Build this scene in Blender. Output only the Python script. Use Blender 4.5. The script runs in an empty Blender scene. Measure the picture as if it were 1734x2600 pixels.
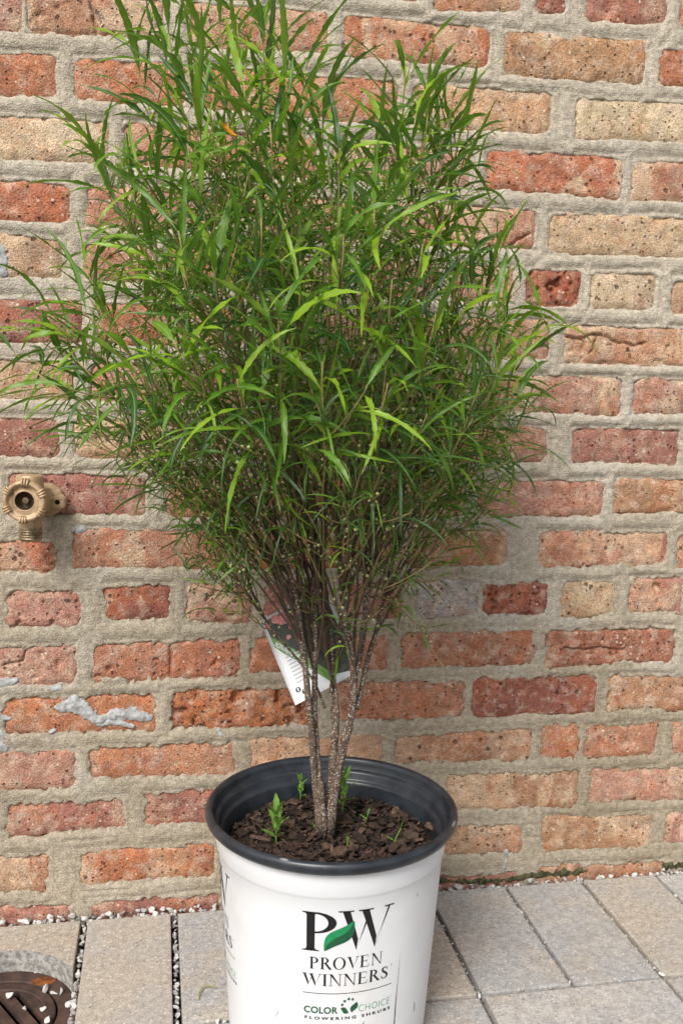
import bpy, bmesh, math, random
import numpy as np
from mathutils import Vector, Matrix, noise as mnoise

R = math.radians
random.seed(7)
rng = np.random.default_rng(7)
scene = bpy.context.scene
COL = scene.collection

# ------------------------------------------------------------------ camera
IMG_W, IMG_H, FOCAL, DIST = 1734.0, 2600.0, 2400.0, 1.3
PITCH, YAW, ROLL = R(7.43), R(11.03), R(1.45)
CAM = np.array([0.0, -DIST, 0.748])
fwd = np.array([math.sin(YAW) * math.cos(PITCH), math.cos(YAW) * math.cos(PITCH), -math.sin(PITCH)])
_r0 = np.array([math.cos(YAW), -math.sin(YAW), 0.0])
_u0 = np.cross(_r0, fwd)
rgt = _r0 * math.cos(ROLL) + _u0 * math.sin(ROLL)
upv = -_r0 * math.sin(ROLL) + _u0 * math.cos(ROLL)
cam_data = bpy.data.cameras.new('camera')
cam_data.sensor_fit = 'VERTICAL'
cam_data.sensor_height = 36.0
cam_data.sensor_width = 36.0
cam_data.lens = 36.0 * FOCAL / IMG_H
cam_data.clip_start = 0.02
cam_data.clip_end = 500.0
cam = bpy.data.objects.new('camera', cam_data)
COL.objects.link(cam)
cam.matrix_world = Matrix(((rgt[0], upv[0], -fwd[0], CAM[0]), (rgt[1], upv[1], -fwd[1], CAM[1]),
                           (rgt[2], upv[2], -fwd[2], CAM[2]), (0, 0, 0, 1)))
scene.camera = cam

# ------------------------------------------------------------------ light
SUN_EL, SUN_AZ = R(43), R(-34)          # azimuth measured from straight in front of the wall, negative = from the left
world = bpy.data.worlds.new('World')
scene.world = world
world.use_nodes = True
wn, wl = world.node_tree.nodes, world.node_tree.links
wn.clear()
sky = wn.new('ShaderNodeTexSky')
sky.sky_type = 'NISHITA'
sky.sun_disc = False
sky.sun_elevation = SUN_EL
sky.sun_rotation = R(180) + SUN_AZ * -1
sky.air_density = 1.0
sky.dust_density = 3.0
sky.ozone_density = 1.0
hsv = wn.new('ShaderNodeHueSaturation')
hsv.inputs['Saturation'].default_value = 0.42
bg = wn.new('ShaderNodeBackground')
bg.inputs['Strength'].default_value = 0.092
wo = wn.new('ShaderNodeOutputWorld')
wl.new(sky.outputs[0], hsv.inputs['Color'])
wl.new(hsv.outputs[0], bg.inputs['Color'])
wl.new(bg.outputs[0], wo.inputs['Surface'])
sun_data = bpy.data.lights.new('sun', 'SUN')
sun_data.energy = 1.5
sun_data.angle = R(21)
sun_data.color = (1.0, 0.975, 0.94)
sun = bpy.data.objects.new('sun', sun_data)
COL.objects.link(sun)
_sd = Vector((math.sin(SUN_AZ) * math.cos(SUN_EL), -math.cos(SUN_AZ) * math.cos(SUN_EL), math.sin(SUN_EL)))
sun.rotation_euler = _sd.to_track_quat('Z', 'Y').to_euler()

scene.view_settings.view_transform = 'Standard'
scene.view_settings.look = 'None'
scene.view_settings.gamma = 1.0
scene.view_settings.exposure = 0.93
scene.view_settings.use_curve_mapping = False
scene.render.engine = 'CYCLES'
scene.cycles.use_denoising = True
scene.cycles.max_bounces = 5
scene.cycles.diffuse_bounces = 3
scene.cycles.glossy_bounces = 2
scene.cycles.adaptive_threshold = 0.02
scene.cycles.transmission_bounces = 6
scene.cycles.transparent_max_bounces = 6


# ------------------------------------------------------------------ helpers
def ray(x, y):
    return rgt * (x - IMG_W / 2) / FOCAL - upv * (y - IMG_H / 2) / FOCAL + fwd


def at_y(x, y, Y):
    d = ray(x, y)
    return CAM + d * (Y - CAM[1]) / d[1]


def at_z(x, y, Z):
    d = ray(x, y)
    return CAM + d * (Z - CAM[2]) / d[2]


def new_obj(name, mesh, mat=None, parent=None):
    o = bpy.data.objects.new(name, mesh)
    COL.objects.link(o)
    if mat is not None and mesh is not None and not mesh.materials:
        mesh.materials.append(mat)
    if parent is not None:
        o.parent = parent
    return o


def empty(name, loc=(0, 0, 0)):
    o = bpy.data.objects.new(name, None)
    COL.objects.link(o)
    o.location = loc
    o.empty_display_size = 0.02
    return o


def tag(o, label=None, cat=None, group=None, kind=None):
    if label: o['label'] = label
    if cat: o['category'] = cat
    if group: o['group'] = group
    if kind: o['kind'] = kind
    return o


def mesh_np(name, verts, faces, smooth=True):
    """verts Nx3 array, faces Mx4 or Mx3 int array, all the same size"""
    m = bpy.data.meshes.new(name)
    verts = np.asarray(verts, dtype=np.float32)
    faces = np.asarray(faces, dtype=np.int32)
    k = faces.shape[1]
    m.vertices.add(len(verts))
    m.vertices.foreach_set('co', verts.ravel())
    m.loops.add(faces.size)
    m.loops.foreach_set('vertex_index', faces.ravel())
    m.polygons.add(len(faces))
    m.polygons.foreach_set('loop_start', np.arange(0, faces.size, k, dtype=np.int32))
    m.polygons.foreach_set('loop_total', np.full(len(faces), k, dtype=np.int32))
    m.polygons.foreach_set('use_smooth', np.full(len(faces), smooth))
    m.update(calc_edges=True)
    m.validate()
    return m


def mesh_py(name, verts, faces, smooth=False):
    m = bpy.data.meshes.new(name)
    m.from_pydata([tuple(v) for v in verts], [], faces)
    if smooth:
        m.polygons.foreach_set('use_smooth', [True] * len(m.polygons))
    m.update()
    return m


def bm_mesh(name, bm, smooth=False):
    m = bpy.data.meshes.new(name)
    bm.normal_update()
    bm.to_mesh(m)
    bm.free()
    if smooth:
        m.polygons.foreach_set('use_smooth', [True] * len(m.polygons))
    m.update()
    return m


def grid_faces(nx, ny, off=0):
    i = np.arange(nx * ny).reshape(ny, nx)
    a, b, c, d = i[:-1, :-1], i[:-1, 1:], i[1:, 1:], i[1:, :-1]
    return np.stack([a, b, c, d], -1).reshape(-1, 4) + off


_tables = {}


def vnoise(x, y, seed=0):
    """smooth value noise, -1..1"""
    if seed not in _tables:
        _tables[seed] = np.random.default_rng(1000 + seed).uniform(-1, 1, (256, 256))
    T = _tables[seed]
    xi, yi = np.floor(x).astype(int), np.floor(y).astype(int)
    fx, fy = x - xi, y - yi
    fx, fy = fx * fx * (3 - 2 * fx), fy * fy * (3 - 2 * fy)
    g = lambda a, b: T[a & 255, b & 255]
    return (g(xi, yi) * (1 - fx) + g(xi + 1, yi) * fx) * (1 - fy) + (g(xi, yi + 1) * (1 - fx) + g(xi + 1, yi + 1) * fx) * fy


def fbm(x, y, seed=0, octv=3):
    s, a, t = 0, 1.0, 0
    for k in range(octv):
        s = s + a * vnoise(x * 2 ** k, y * 2 ** k, seed + k)
        t += a
        a *= 0.5
    return s / t


def sstep(a, b, x):
    t = np.clip((x - a) / (b - a), 0, 1)
    return t * t * (3 - 2 * t)


def tube(path, radii, n=8, cap=True):
    """verts, quads of a tube along a path"""
    P = [Vector(p) for p in path]
    V, F = [], []
    ref = Vector((0.31, 0.77, 0.2)).normalized()
    N = None
    for i, p in enumerate(P):
        d = (P[min(i + 1, len(P) - 1)] - P[max(i - 1, 0)]).normalized()
        if N is None:
            N = d.cross(ref).normalized()
        else:
            N = (N - d * N.dot(d)).normalized()
        B = d.cross(N)
        for k in range(n):
            a = 2 * math.pi * k / n
            V.append(p + (N * math.cos(a) + B * math.sin(a)) * radii[i])
    for i in range(len(P) - 1):
        for k in range(n):
            F.append((i * n + k, i * n + (k + 1) % n, (i + 1) * n + (k + 1) % n, (i + 1) * n + k))
    if cap:
        F.append(tuple(range((len(P) - 1) * n, len(P) * n)))
        F.append(tuple(reversed(range(n))))
    return V, F


def join_tubes(ts):
    V, F = [], []
    for v, f in ts:
        o = len(V)
        V += v
        F += [tuple(i + o for i in q) for q in f]
    return V, F


def lathe(profile, n=96):
    """profile [(r,z)] revolved round z"""
    a = np.linspace(0, 2 * math.pi, n, endpoint=False)
    V = np.array([[r * math.cos(t), r * math.sin(t), z] for r, z in profile for t in a])
    F = []
    for i in range(len(profile) - 1):
        for k in range(n):
            F.append((i * n + k, i * n + (k + 1) % n, (i + 1) * n + (k + 1) % n, (i + 1) * n + k))
    return V, np.array(F)


def bezier(p0, p1, p2, p3, n):
    t = np.linspace(0, 1, n)[:, None]
    return (1 - t) ** 3 * p0 + 3 * (1 - t) ** 2 * t * p1 + 3 * (1 - t) * t * t * p2 + t ** 3 * p3


# ------------------------------------------------------------------ materials
class NT:
    def __init__(self, name):
        self.m = bpy.data.materials.new(name)
        self.m.use_nodes = True
        self.n, self.l = self.m.node_tree.nodes, self.m.node_tree.links
        self.b = self.n['Principled BSDF']
        self.out = self.n['Material Output']

    def node(self, t, **kw):
        nd = self.n.new('ShaderNode' + t)
        for k, v in kw.items():
            if k in nd.inputs.keys() if isinstance(k, str) else False:
                self.set(nd.inputs[k], v)
            else:
                setattr(nd, k, v)
        return nd

    def set(self, sock, v):
        if isinstance(v, bpy.types.NodeSocket):
            self.l.new(v, sock)
        else:
            sock.default_value = v

    def coord(self, which='Object'):
        return self.node('TexCoord').outputs[which]

    def noise(self, vec, scale, detail=3, rough=0.5, w=None, dist=0.0):
        nd = self.n.new('ShaderNodeTexNoise')
        if w is not None:
            nd.noise_dimensions = '4D'
            self.set(nd.inputs['W'], w)
        self.l.new(vec, nd.inputs['Vector'])
        nd.inputs['Scale'].default_value = scale
        nd.inputs['Detail'].default_value = detail
        nd.inputs['Roughness'].default_value = rough
        nd.inputs['Distortion'].default_value = dist
        return nd.outputs['Fac']

    def voro(self, vec, scale, w=None, feature='F1', out='Distance', rand=1.0):
        nd = self.n.new('ShaderNodeTexVoronoi')
        nd.feature = feature
        if w is not None:
            nd.voronoi_dimensions = '4D'
            self.set(nd.inputs['W'], w)
        self.l.new(vec, nd.inputs['Vector'])
        nd.inputs['Scale'].default_value = scale
        nd.inputs['Randomness'].default_value = rand
        return nd.outputs[out]

    def ramp(self, fac, a, b, c0=0.0, c1=1.0):
        nd = self.n.new('ShaderNodeMapRange')
        nd.interpolation_type = 'SMOOTHSTEP'
        self.set(nd.inputs[0], fac)
        nd.inputs[1].default_value, nd.inputs[2].default_value = a, b
        nd.inputs[3].default_value, nd.inputs[4].default_value = c0, c1
        return nd.outputs[0]

    def math(self, op, a, b=0.0):
        nd = self.n.new('ShaderNodeMath')
        nd.operation = op
        self.set(nd.inputs[0], a)
        self.set(nd.inputs[1], b)
        return nd.outputs[0]

    def mix(self, fac, a, b, blend='MIX'):
        nd = self.n.new('ShaderNodeMix')
        nd.data_type = 'RGBA'
        nd.blend_type = blend
        self.set(nd.inputs[0], fac)
        for s, v in ((nd.inputs[6], a), (nd.inputs[7], b)):
            if isinstance(v, bpy.types.NodeSocket):
                self.l.new(v, s)
            else:
                s.default_value = (*v[:3], 1.0)
        return nd.outputs[2]

    def gain(self, col, val):
        """colour times a scalar socket"""
        nd = self.n.new('ShaderNodeVectorMath')
        nd.operation = 'SCALE'
        self.set(nd.inputs[0], col)
        self.set(nd.inputs['Scale'], val)
        return nd.outputs[0]

    def bump(self, h, strength=0.5, dist=0.002, prev=None):
        nd = self.n.new('ShaderNodeBump')
        nd.inputs['Strength'].default_value = strength
        nd.inputs['Distance'].default_value = dist
        self.l.new(h, nd.inputs['Height'])
        if prev is not None:
            self.l.new(prev, nd.inputs['Normal'])
        return nd.outputs[0]

    def done(self, col=None, rough=0.8, normal=None, spec=0.3, metal=0.0):
        if col is not None:
            self.set(self.b.inputs['Base Color'], col if isinstance(col, bpy.types.NodeSocket) else (*col, 1))
        self.set(self.b.inputs['Roughness'], rough)
        self.set(self.b.inputs['Metallic'], metal)
        self.b.inputs['Specular IOR Level'].default_value = spec
        if normal is not None:
            self.l.new(normal, self.b.inputs['Normal'])
        return self.m


def mat_brick():
    t = NT('brick_clay')
    oi = t.n.new('ShaderNodeObjectInfo')
    w = t.math('MULTIPLY', oi.outputs['Random'], 37.0)
    va = t.n.new('ShaderNodeVectorMath')
    t.l.new(t.coord('Object'), va.inputs[0])
    t.l.new(w, va.inputs[1])
    co = va.outputs[0]
    base = oi.outputs['Color']
    patchy = oi.outputs['Alpha']
    nb = t.n.new('ShaderNodeTexNoise')
    t.l.new(co, nb.inputs['Vector'])
    nb.inputs['Scale'].default_value, nb.inputs['Detail'].default_value, nb.inputs['Roughness'].default_value = 17, 3, 0.6
    sp_ = t.n.new('ShaderNodeSeparateColor')
    t.l.new(nb.outputs['Color'], sp_.inputs[0])
    mpk = t.n.new('ShaderNodeMapping')
    mpk.inputs['Scale'].default_value = (1.0, 0.3, 0.28)
    t.l.new(co, mpk.inputs['Vector'])
    kiss = t.noise(mpk.outputs[0], 15, 2, 0.45)
    nm = t.n.new('ShaderNodeTexNoise')
    t.l.new(co, nm.inputs['Vector'])
    nm.inputs['Scale'].default_value, nm.inputs['Detail'].default_value, nm.inputs['Roughness'].default_value = 60, 3, 0.65
    sm_ = t.n.new('ShaderNodeSeparateColor')
    t.l.new(nm.outputs['Color'], sm_.inputs[0])
    n_fine = t.noise(co, 420, 2, 0.7)
    # burnt and pale zones that come from the firing
    pale = t.math('MULTIPLY', t.math('MAXIMUM', t.ramp(kiss, 0.53, 0.57), t.ramp(sp_.outputs[0], 0.52, 0.64)), patchy)
    c = t.mix(pale, base, (0.62, 0.47, 0.31))
    c = t.mix(t.math('MULTIPLY', t.ramp(sp_.outputs[1], 0.48, 0.66), 0.32), c, (0.52, 0.16, 0.055))
    c = t.mix(t.math('MULTIPLY', t.ramp(sp_.outputs[2], 0.52, 0.70), 0.35), c, (0.2, 0.085, 0.075))
    c = t.mix(t.math('MULTIPLY', t.ramp(sm_.outputs[0], 0.46, 0.68), 0.45), c, (0.60, 0.48, 0.37))
    c = t.gain(c, t.ramp(sm_.outputs[1], 0.25, 0.75, 0.78, 1.22))
    c = t.gain(c, t.ramp(n_fine, 0.3, 0.7, 0.68, 1.28))
    # sand grains and open pores
    vg = t.n.new('ShaderNodeTexVoronoi')
    t.l.new(co, vg.inputs['Vector'])
    vg.inputs['Scale'].default_value = 165
    cellc = t.n.new('ShaderNodeSeparateColor')
    t.l.new(vg.outputs['Color'], cellc.inputs[0])
    dot = t.ramp(t.math('ADD', vg.outputs['Distance'], t.math('MULTIPLY', cellc.outputs[1], 0.26)), 0.26, 0.42, 1.0, 0.0)
    grain = t.math('MULTIPLY', dot, t.math('GREATER_THAN', cellc.outputs[0], 0.93))
    c = t.mix(t.math('MULTIPLY', grain, 0.75), c, (0.75, 0.66, 0.52))
    pore = t.math('MULTIPLY', dot, t.math('LESS_THAN', cellc.outputs[0], 0.28))
    porec = t.math('MULTIPLY', pore, t.ramp(sm_.outputs[2], 0.38, 0.5))
    vh = t.n.new('ShaderNodeTexVoronoi')
    t.l.new(co, vh.inputs['Vector'])
    vh.inputs['Scale'].default_value = 62
    cellh = t.n.new('ShaderNodeSeparateColor')
    t.l.new(vh.outputs['Color'], cellh.inputs[0])
    pore2 = t.math('MULTIPLY', t.ramp(t.math('ADD', vh.outputs['Distance'], t.math('MULTIPLY', n_fine, 0.25)), 0.24, 0.36, 1.0, 0.0), t.math('LESS_THAN', cellh.outputs[1], 0.16))
    holes = t.math('MAXIMUM', pore, pore2)
    holec = t.math('MAXIMUM', porec, pore2)
    c = t.mix(t.math('MULTIPLY', holec, 0.72), c, (0.05, 0.025, 0.018))
    h = t.math('SUBTRACT', t.math('MULTIPLY', n_fine, 0.9), t.math('MULTIPLY', holes, 1.0))
    nrm = t.bump(h, 0.9, 0.0035)
    return t.done(c, 0.92, nrm, 0.15)


def mat_mortar():
    t = NT('mortar')
    co = t.coord('Object')
    nb = t.n.new('ShaderNodeTexNoise')
    t.l.new(co, nb.inputs['Vector'])
    nb.inputs['Scale'].default_value, nb.inputs['Detail'].default_value, nb.inputs['Roughness'].default_value = 5, 4, 0.62
    s_ = t.n.new('ShaderNodeSeparateColor')
    t.l.new(nb.outputs['Color'], s_.inputs[0])
    c_ = t.noise(co, 130, 3, 0.68)
    d = t.noise(co, 520, 1, 0.6)
    at = t.n.new('ShaderNodeAttribute')
    at.attribute_name = 'tint'              # older lime mortar above, browner repointing below
    col = t.mix(at.outputs['Fac'], t.mix(t.ramp(s_.outputs[0], 0.35, 0.65), (0.475, 0.415, 0.325), (0.415, 0.36, 0.28)), t.mix(t.ramp(s_.outputs[0], 0.35, 0.65), (0.36, 0.305, 0.225), (0.30, 0.25, 0.175)))
    col = t.mix(t.math('MULTIPLY', t.ramp(s_.outputs[1], 0.5, 0.7), 0.6), col, (0.47, 0.43, 0.365))
    col = t.mix(t.math('MULTIPLY', t.ramp(s_.outputs[2], 0.54, 0.7), 0.4), col, (0.30, 0.25, 0.17))
    col = t.gain(col, t.ramp(c_, 0.25, 0.75, 0.76, 1.20))
    col = t.gain(col, t.ramp(d, 0.3, 0.7, 0.85, 1.14))
    # trowel drag: noise stretched along the courses
    mp = t.n.new('ShaderNodeMapping')
    mp.inputs['Scale'].default_value = (26, 26, 330)
    t.l.new(co, mp.inputs['Vector'])
    drag = t.noise(mp.outputs[0], 1.0, 2, 0.6)
    h = t.math('ADD', t.math('ADD', t.math('MULTIPLY', c_, 0.5), t.math('MULTIPLY', d, 0.55)), t.math('MULTIPLY', drag, 0.35))
    return t.done(col, 0.95, t.bump(h, 0.7, 0.0035), 0.1)


def mat_core():
    t = NT('wall_core_masonry')
    co = t.coord('Object')
    mp = t.n.new('ShaderNodeMapping')
    mp.inputs['Rotation'].default_value = (R(-90), 0, 0)
    t.l.new(co, mp.inputs['Vector'])
    bt = t.n.new('ShaderNodeTexBrick')
    t.l.new(mp.outputs[0], bt.inputs['Vector'])
    bt.inputs['Color1'].default_value = (0.4, 0.17, 0.1, 1)
    bt.inputs['Color2'].default_value = (0.45, 0.28, 0.17, 1)
    bt.inputs['Mortar'].default_value = (0.38, 0.35, 0.29, 1)
    bt.inputs['Scale'].default_value = 1.0
    bt.inputs['Brick Width'].default_value = 0.222
    bt.inputs['Row Height'].default_value = 0.0765
    bt.inputs['Mortar Size'].default_value = 0.011
    c = t.gain(bt.outputs['Color'], t.ramp(t.noise(co, 60, 5, 0.7), 0.25, 0.75, 0.75, 1.2))
    return t.done(c, 0.95, t.bump(t.noise(co, 200, 3), 0.5, 0.003), 0.1)


def mat_smear():
    t = NT('cement_smear')
    co = t.coord('Object')
    a = t.noise(co, 140, 4, 0.65)
    c = t.mix(t.ramp(a, 0.3, 0.7), (0.25, 0.25, 0.245), (0.50, 0.50, 0.485))
    return t.done(c, 0.9, t.bump(a, 0.6, 0.002), 0.2)


def mat_paver():
    t = NT('paver_concrete')
    oi = t.n.new('ShaderNodeObjectInfo')
    w = t.math('MULTIPLY', oi.outputs['Random'], 29.0)
    va = t.n.new('ShaderNodeVectorMath')
    t.l.new(t.coord('Object'), va.inputs[0])
    t.l.new(w, va.inputs[1])
    co = va.outputs[0]
    nb = t.n.new('ShaderNodeTexNoise')
    t.l.new(co, nb.inputs['Vector'])
    nb.inputs['Scale'].default_value, nb.inputs['Detail'].default_value, nb.inputs['Roughness'].default_value = 13, 3, 0.58
    s_ = t.n.new('ShaderNodeSeparateColor')
    t.l.new(nb.outputs['Color'], s_.inputs[0])
    c = t.mix(t.math('MULTIPLY', t.ramp(s_.outputs[0], 0.38, 0.62), oi.outputs['Alpha']), oi.outputs['Color'], (0.37, 0.37, 0.37))
    c = t.mix(t.math('MULTIPLY', t.ramp(s_.outputs[1], 0.5, 0.66), 0.4), c, (0.44, 0.375, 0.295))
    n1 = t.noise(co, 120, 3, 0.72)
    n2 = t.noise(co, 520, 2, 0.7)
    c = t.gain(c, t.ramp(n1, 0.25, 0.75, 0.78, 1.2))
    c = t.gain(c, t.ramp(n2, 0.3, 0.7, 0.76, 1.24))
    vg = t.n.new('ShaderNodeTexVoronoi')
    t.l.new(co, vg.inputs['Vector'])
    vg.inputs['Scale'].default_value = 190
    cell = t.n.new('ShaderNodeSeparateColor')
    t.l.new(vg.outputs['Color'], cell.inputs[0])
    dot = t.ramp(t.math('ADD', vg.outputs['Distance'], t.math('MULTIPLY', cell.outputs[1], 0.15)), 0.24, 0.40, 1.0, 0.0)
    c = t.mix(t.math('MULTIPLY', t.math('MULTIPLY', dot, t.math('GREATER_THAN', cell.outputs[0], 0.60)), 0.8), c, (0.66, 0.61, 0.53))
    c = t.mix(t.math('MULTIPLY', t.math('MULTIPLY', dot, t.math('LESS_THAN', cell.outputs[0], 0.10)), 0.7), c, (0.15, 0.14, 0.13))
    h = t.math('ADD', t.math('MULTIPLY', n1, 0.5), t.math('MULTIPLY', n2, 0.6))
    return t.done(c, 0.9, t.bump(h, 0.6, 0.0022), 0.2)


def mat_noise(name, c0, c1, scale=60, rough=0.85, bump=0.4, bd=0.002, spec=0.25, metal=0.0, lo=0.35, hi=0.65):
    t = NT(name)
    co = t.coord('Object')
    a = t.noise(co, scale, 5, 0.65)
    c = t.mix(t.ramp(a, lo, hi), c0, c1)
    return t.done(c, rough, t.bump(t.noise(co, scale * 3, 4, 0.65), bump, bd), spec, metal)


def mat_cast():
    t = NT('bronze_casting')
    co = t.coord('Object')
    a = t.noise(co, 45, 5, 0.65)
    c = t.mix(t.ramp(a, 0.35, 0.65), (0.42, 0.28, 0.155), (0.58, 0.42, 0.265))
    c = t.mix(t.math('MULTIPLY', t.ramp(t.noise(co, 95, 4, 0.7), 0.5, 0.68), 0.55), c, (0.22, 0.13, 0.065))
    return t.done(c, t.ramp(a, 0.3, 0.7, 0.35, 0.6), t.bump(t.noise(co, 260, 3), 0.3, 0.001), 0.5, 0.25)


def mat_stone():
    t = NT('limestone_chips')
    co = t.coord('Object')
    at = t.n.new('ShaderNodeAttribute')
    at.attribute_name = 'tint'
    c = t.mix(at.outputs['Fac'], (0.20, 0.195, 0.185), (0.62, 0.605, 0.57))
    a = t.noise(co, 300, 4, 0.6)
    c = t.gain(c, t.ramp(a, 0.3, 0.7, 0.82, 1.08))
    return t.done(c, 0.85, t.bump(a, 0.3, 0.001), 0.25)


def mat_leaf(name, dark, light, mid, trans=0.27):
    t = NT(name)
    at = t.n.new('ShaderNodeAttribute')
    at.attribute_name = 'tint'
    uv = t.n.new('ShaderNodeUVMap')
    uv.uv_map = 'UVMap'
    sep = t.n.new('ShaderNodeSeparateXYZ')
    t.l.new(uv.outputs[0], sep.inputs[0])
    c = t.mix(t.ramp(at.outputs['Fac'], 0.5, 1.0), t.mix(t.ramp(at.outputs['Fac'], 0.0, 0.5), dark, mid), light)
    # pale midrib and side veins
    dx = t.math('ABSOLUTE', t.math('SUBTRACT', sep.outputs['X'], 0.5))
    rib = t.ramp(dx, 0.03, 0.11, 1.0, 0.0)
    c = t.mix(t.math('MULTIPLY', rib, 0.6), c, (0.27, 0.36, 0.08))
    vein = t.n.new('ShaderNodeTexWave')
    vein.wave_type = 'BANDS'
    vein.bands_direction = 'Y'
    vein.inputs['Scale'].default_value = 1.0
    cmb = t.n.new('ShaderNodeCombineXYZ')
    t.l.new(t.math('ADD', t.math('MULTIPLY', sep.outputs['Y'], 7.0), t.math('MULTIPLY', dx, -1.6)), cmb.inputs['Y'])
    t.l.new(cmb.outputs[0], vein.inputs['Vector'])
    c = t.gain(c, t.ramp(vein.outputs['Fac'], 0.0, 1.0, 0.9, 1.08))
    geo = t.n.new('ShaderNodeNewGeometry')
    # the underside of the blade is paler and bluish
    c = t.mix(t.math('MULTIPLY', geo.outputs['Backfacing'], 0.25), c, (0.13, 0.20, 0.10))
    t.done(c, 0.42, None, 0.42)
    tr = t.n.new('ShaderNodeBsdfTranslucent')
    tc = t.mix(0.55, c, (0.20, 0.42, 0.02))
    t.l.new(t.gain(tc, 1.5), tr.inputs['Color'])
    mx = t.n.new('ShaderNodeMixShader')
    mx.inputs[0].default_value = trans
    t.l.new(t.b.outputs[0], mx.inputs[1])
    t.l.new(tr.outputs[0], mx.inputs[2])
    t.l.new(mx.outputs[0], t.out.inputs['Surface'])
    return t.m


def mat_bark():
    t = NT('lenticel_bark')
    co = t.coord('Object')
    a = t.noise(co, 90, 4, 0.6)
    c = t.mix(t.ramp(a, 0.35, 0.7), (0.075, 0.048, 0.034), (0.165, 0.115, 0.082))
    mp = t.n.new('ShaderNodeMapping')
    mp.inputs['Scale'].default_value = (1.0, 1.0, 1.5)
    t.l.new(co, mp.inputs['Vector'])
    sp = t.ramp(t.voro(mp.outputs[0], 350), 0.25, 0.44, 1.0, 0.0)
    sp = t.math('MULTIPLY', sp, t.ramp(t.noise(co, 160, 2), 0.36, 0.50))
    c = t.mix(t.math('MULTIPLY', sp, 0.85), c, (0.56, 0.51, 0.44))
    h = t.math('ADD', a, t.math('MULTIPLY', sp, 0.7))
    return t.done(c, 0.8, t.bump(h, 0.6, 0.0015), 0.25)


def mat_twig():
    t = NT('twig_bark')
    at = t.n.new('ShaderNodeAttribute')
    at.attribute_name = 'tint'
    c = t.mix(at.outputs['Fac'], (0.085, 0.055, 0.04), (0.30, 0.24, 0.09))
    a = t.noise(t.coord('Object'), 150, 3)
    c = t.gain(c, t.ramp(a, 0.3, 0.7, 0.8, 1.2))
    return t.done(c, 0.65, None, 0.3)


def mat_sleeve():
    t = NT('pot_sleeve_plastic')
    co = t.coord('Object')
    c = (0.70, 0.71, 0.72)
    mp = t.n.new('ShaderNodeMapping')
    mp.inputs['Scale'].default_value = (1, 1, 0.22)
    t.l.new(co, mp.inputs['Vector'])
    scuff = t.ramp(t.noise(mp.outputs[0], 75, 5, 0.7), 0.66, 0.76)
    scuff = t.math('MULTIPLY', scuff, 0.5)
    grime = t.math('MULTIPLY', t.ramp(t.noise(co, 13, 5, 0.65), 0.48, 0.75), 0.24)
    col = t.mix(grime, c, (0.50, 0.45, 0.36))
    col = t.mix(scuff, col, (0.42, 0.40, 0.37))
    nrm = t.bump(t.noise(co, 10, 2), 0.4, 0.006)
    return t.done(col, 0.38, nrm, 0.45)


def mat_plain(name, col, rough=0.5, spec=0.4, metal=0.0, var=0.1):
    t = NT(name)
    a = t.noise(t.coord('Object'), 120, 3)
    c = t.mix(t.ramp(a, 0.3, 0.7), tuple(x * (1 - var) for x in col), tuple(min(1, x * (1 + var)) for x in col))
    return t.done(c, rough, None, spec, metal)


def mat_photo():
    t = NT('printed_rose_photo')
    co = t.coord('Object')
    a = t.noise(co, 90, 5, 0.65)
    c = t.mix(t.ramp(a, 0.45, 0.7), (0.05, 0.052, 0.045), (0.12, 0.14, 0.06))
    c = t.mix(t.ramp(t.noise(co, 220, 3), 0.62, 0.72), c, (0.2, 0.27, 0.07))
    return t.done(c, 0.35, None, 0.4)


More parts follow.
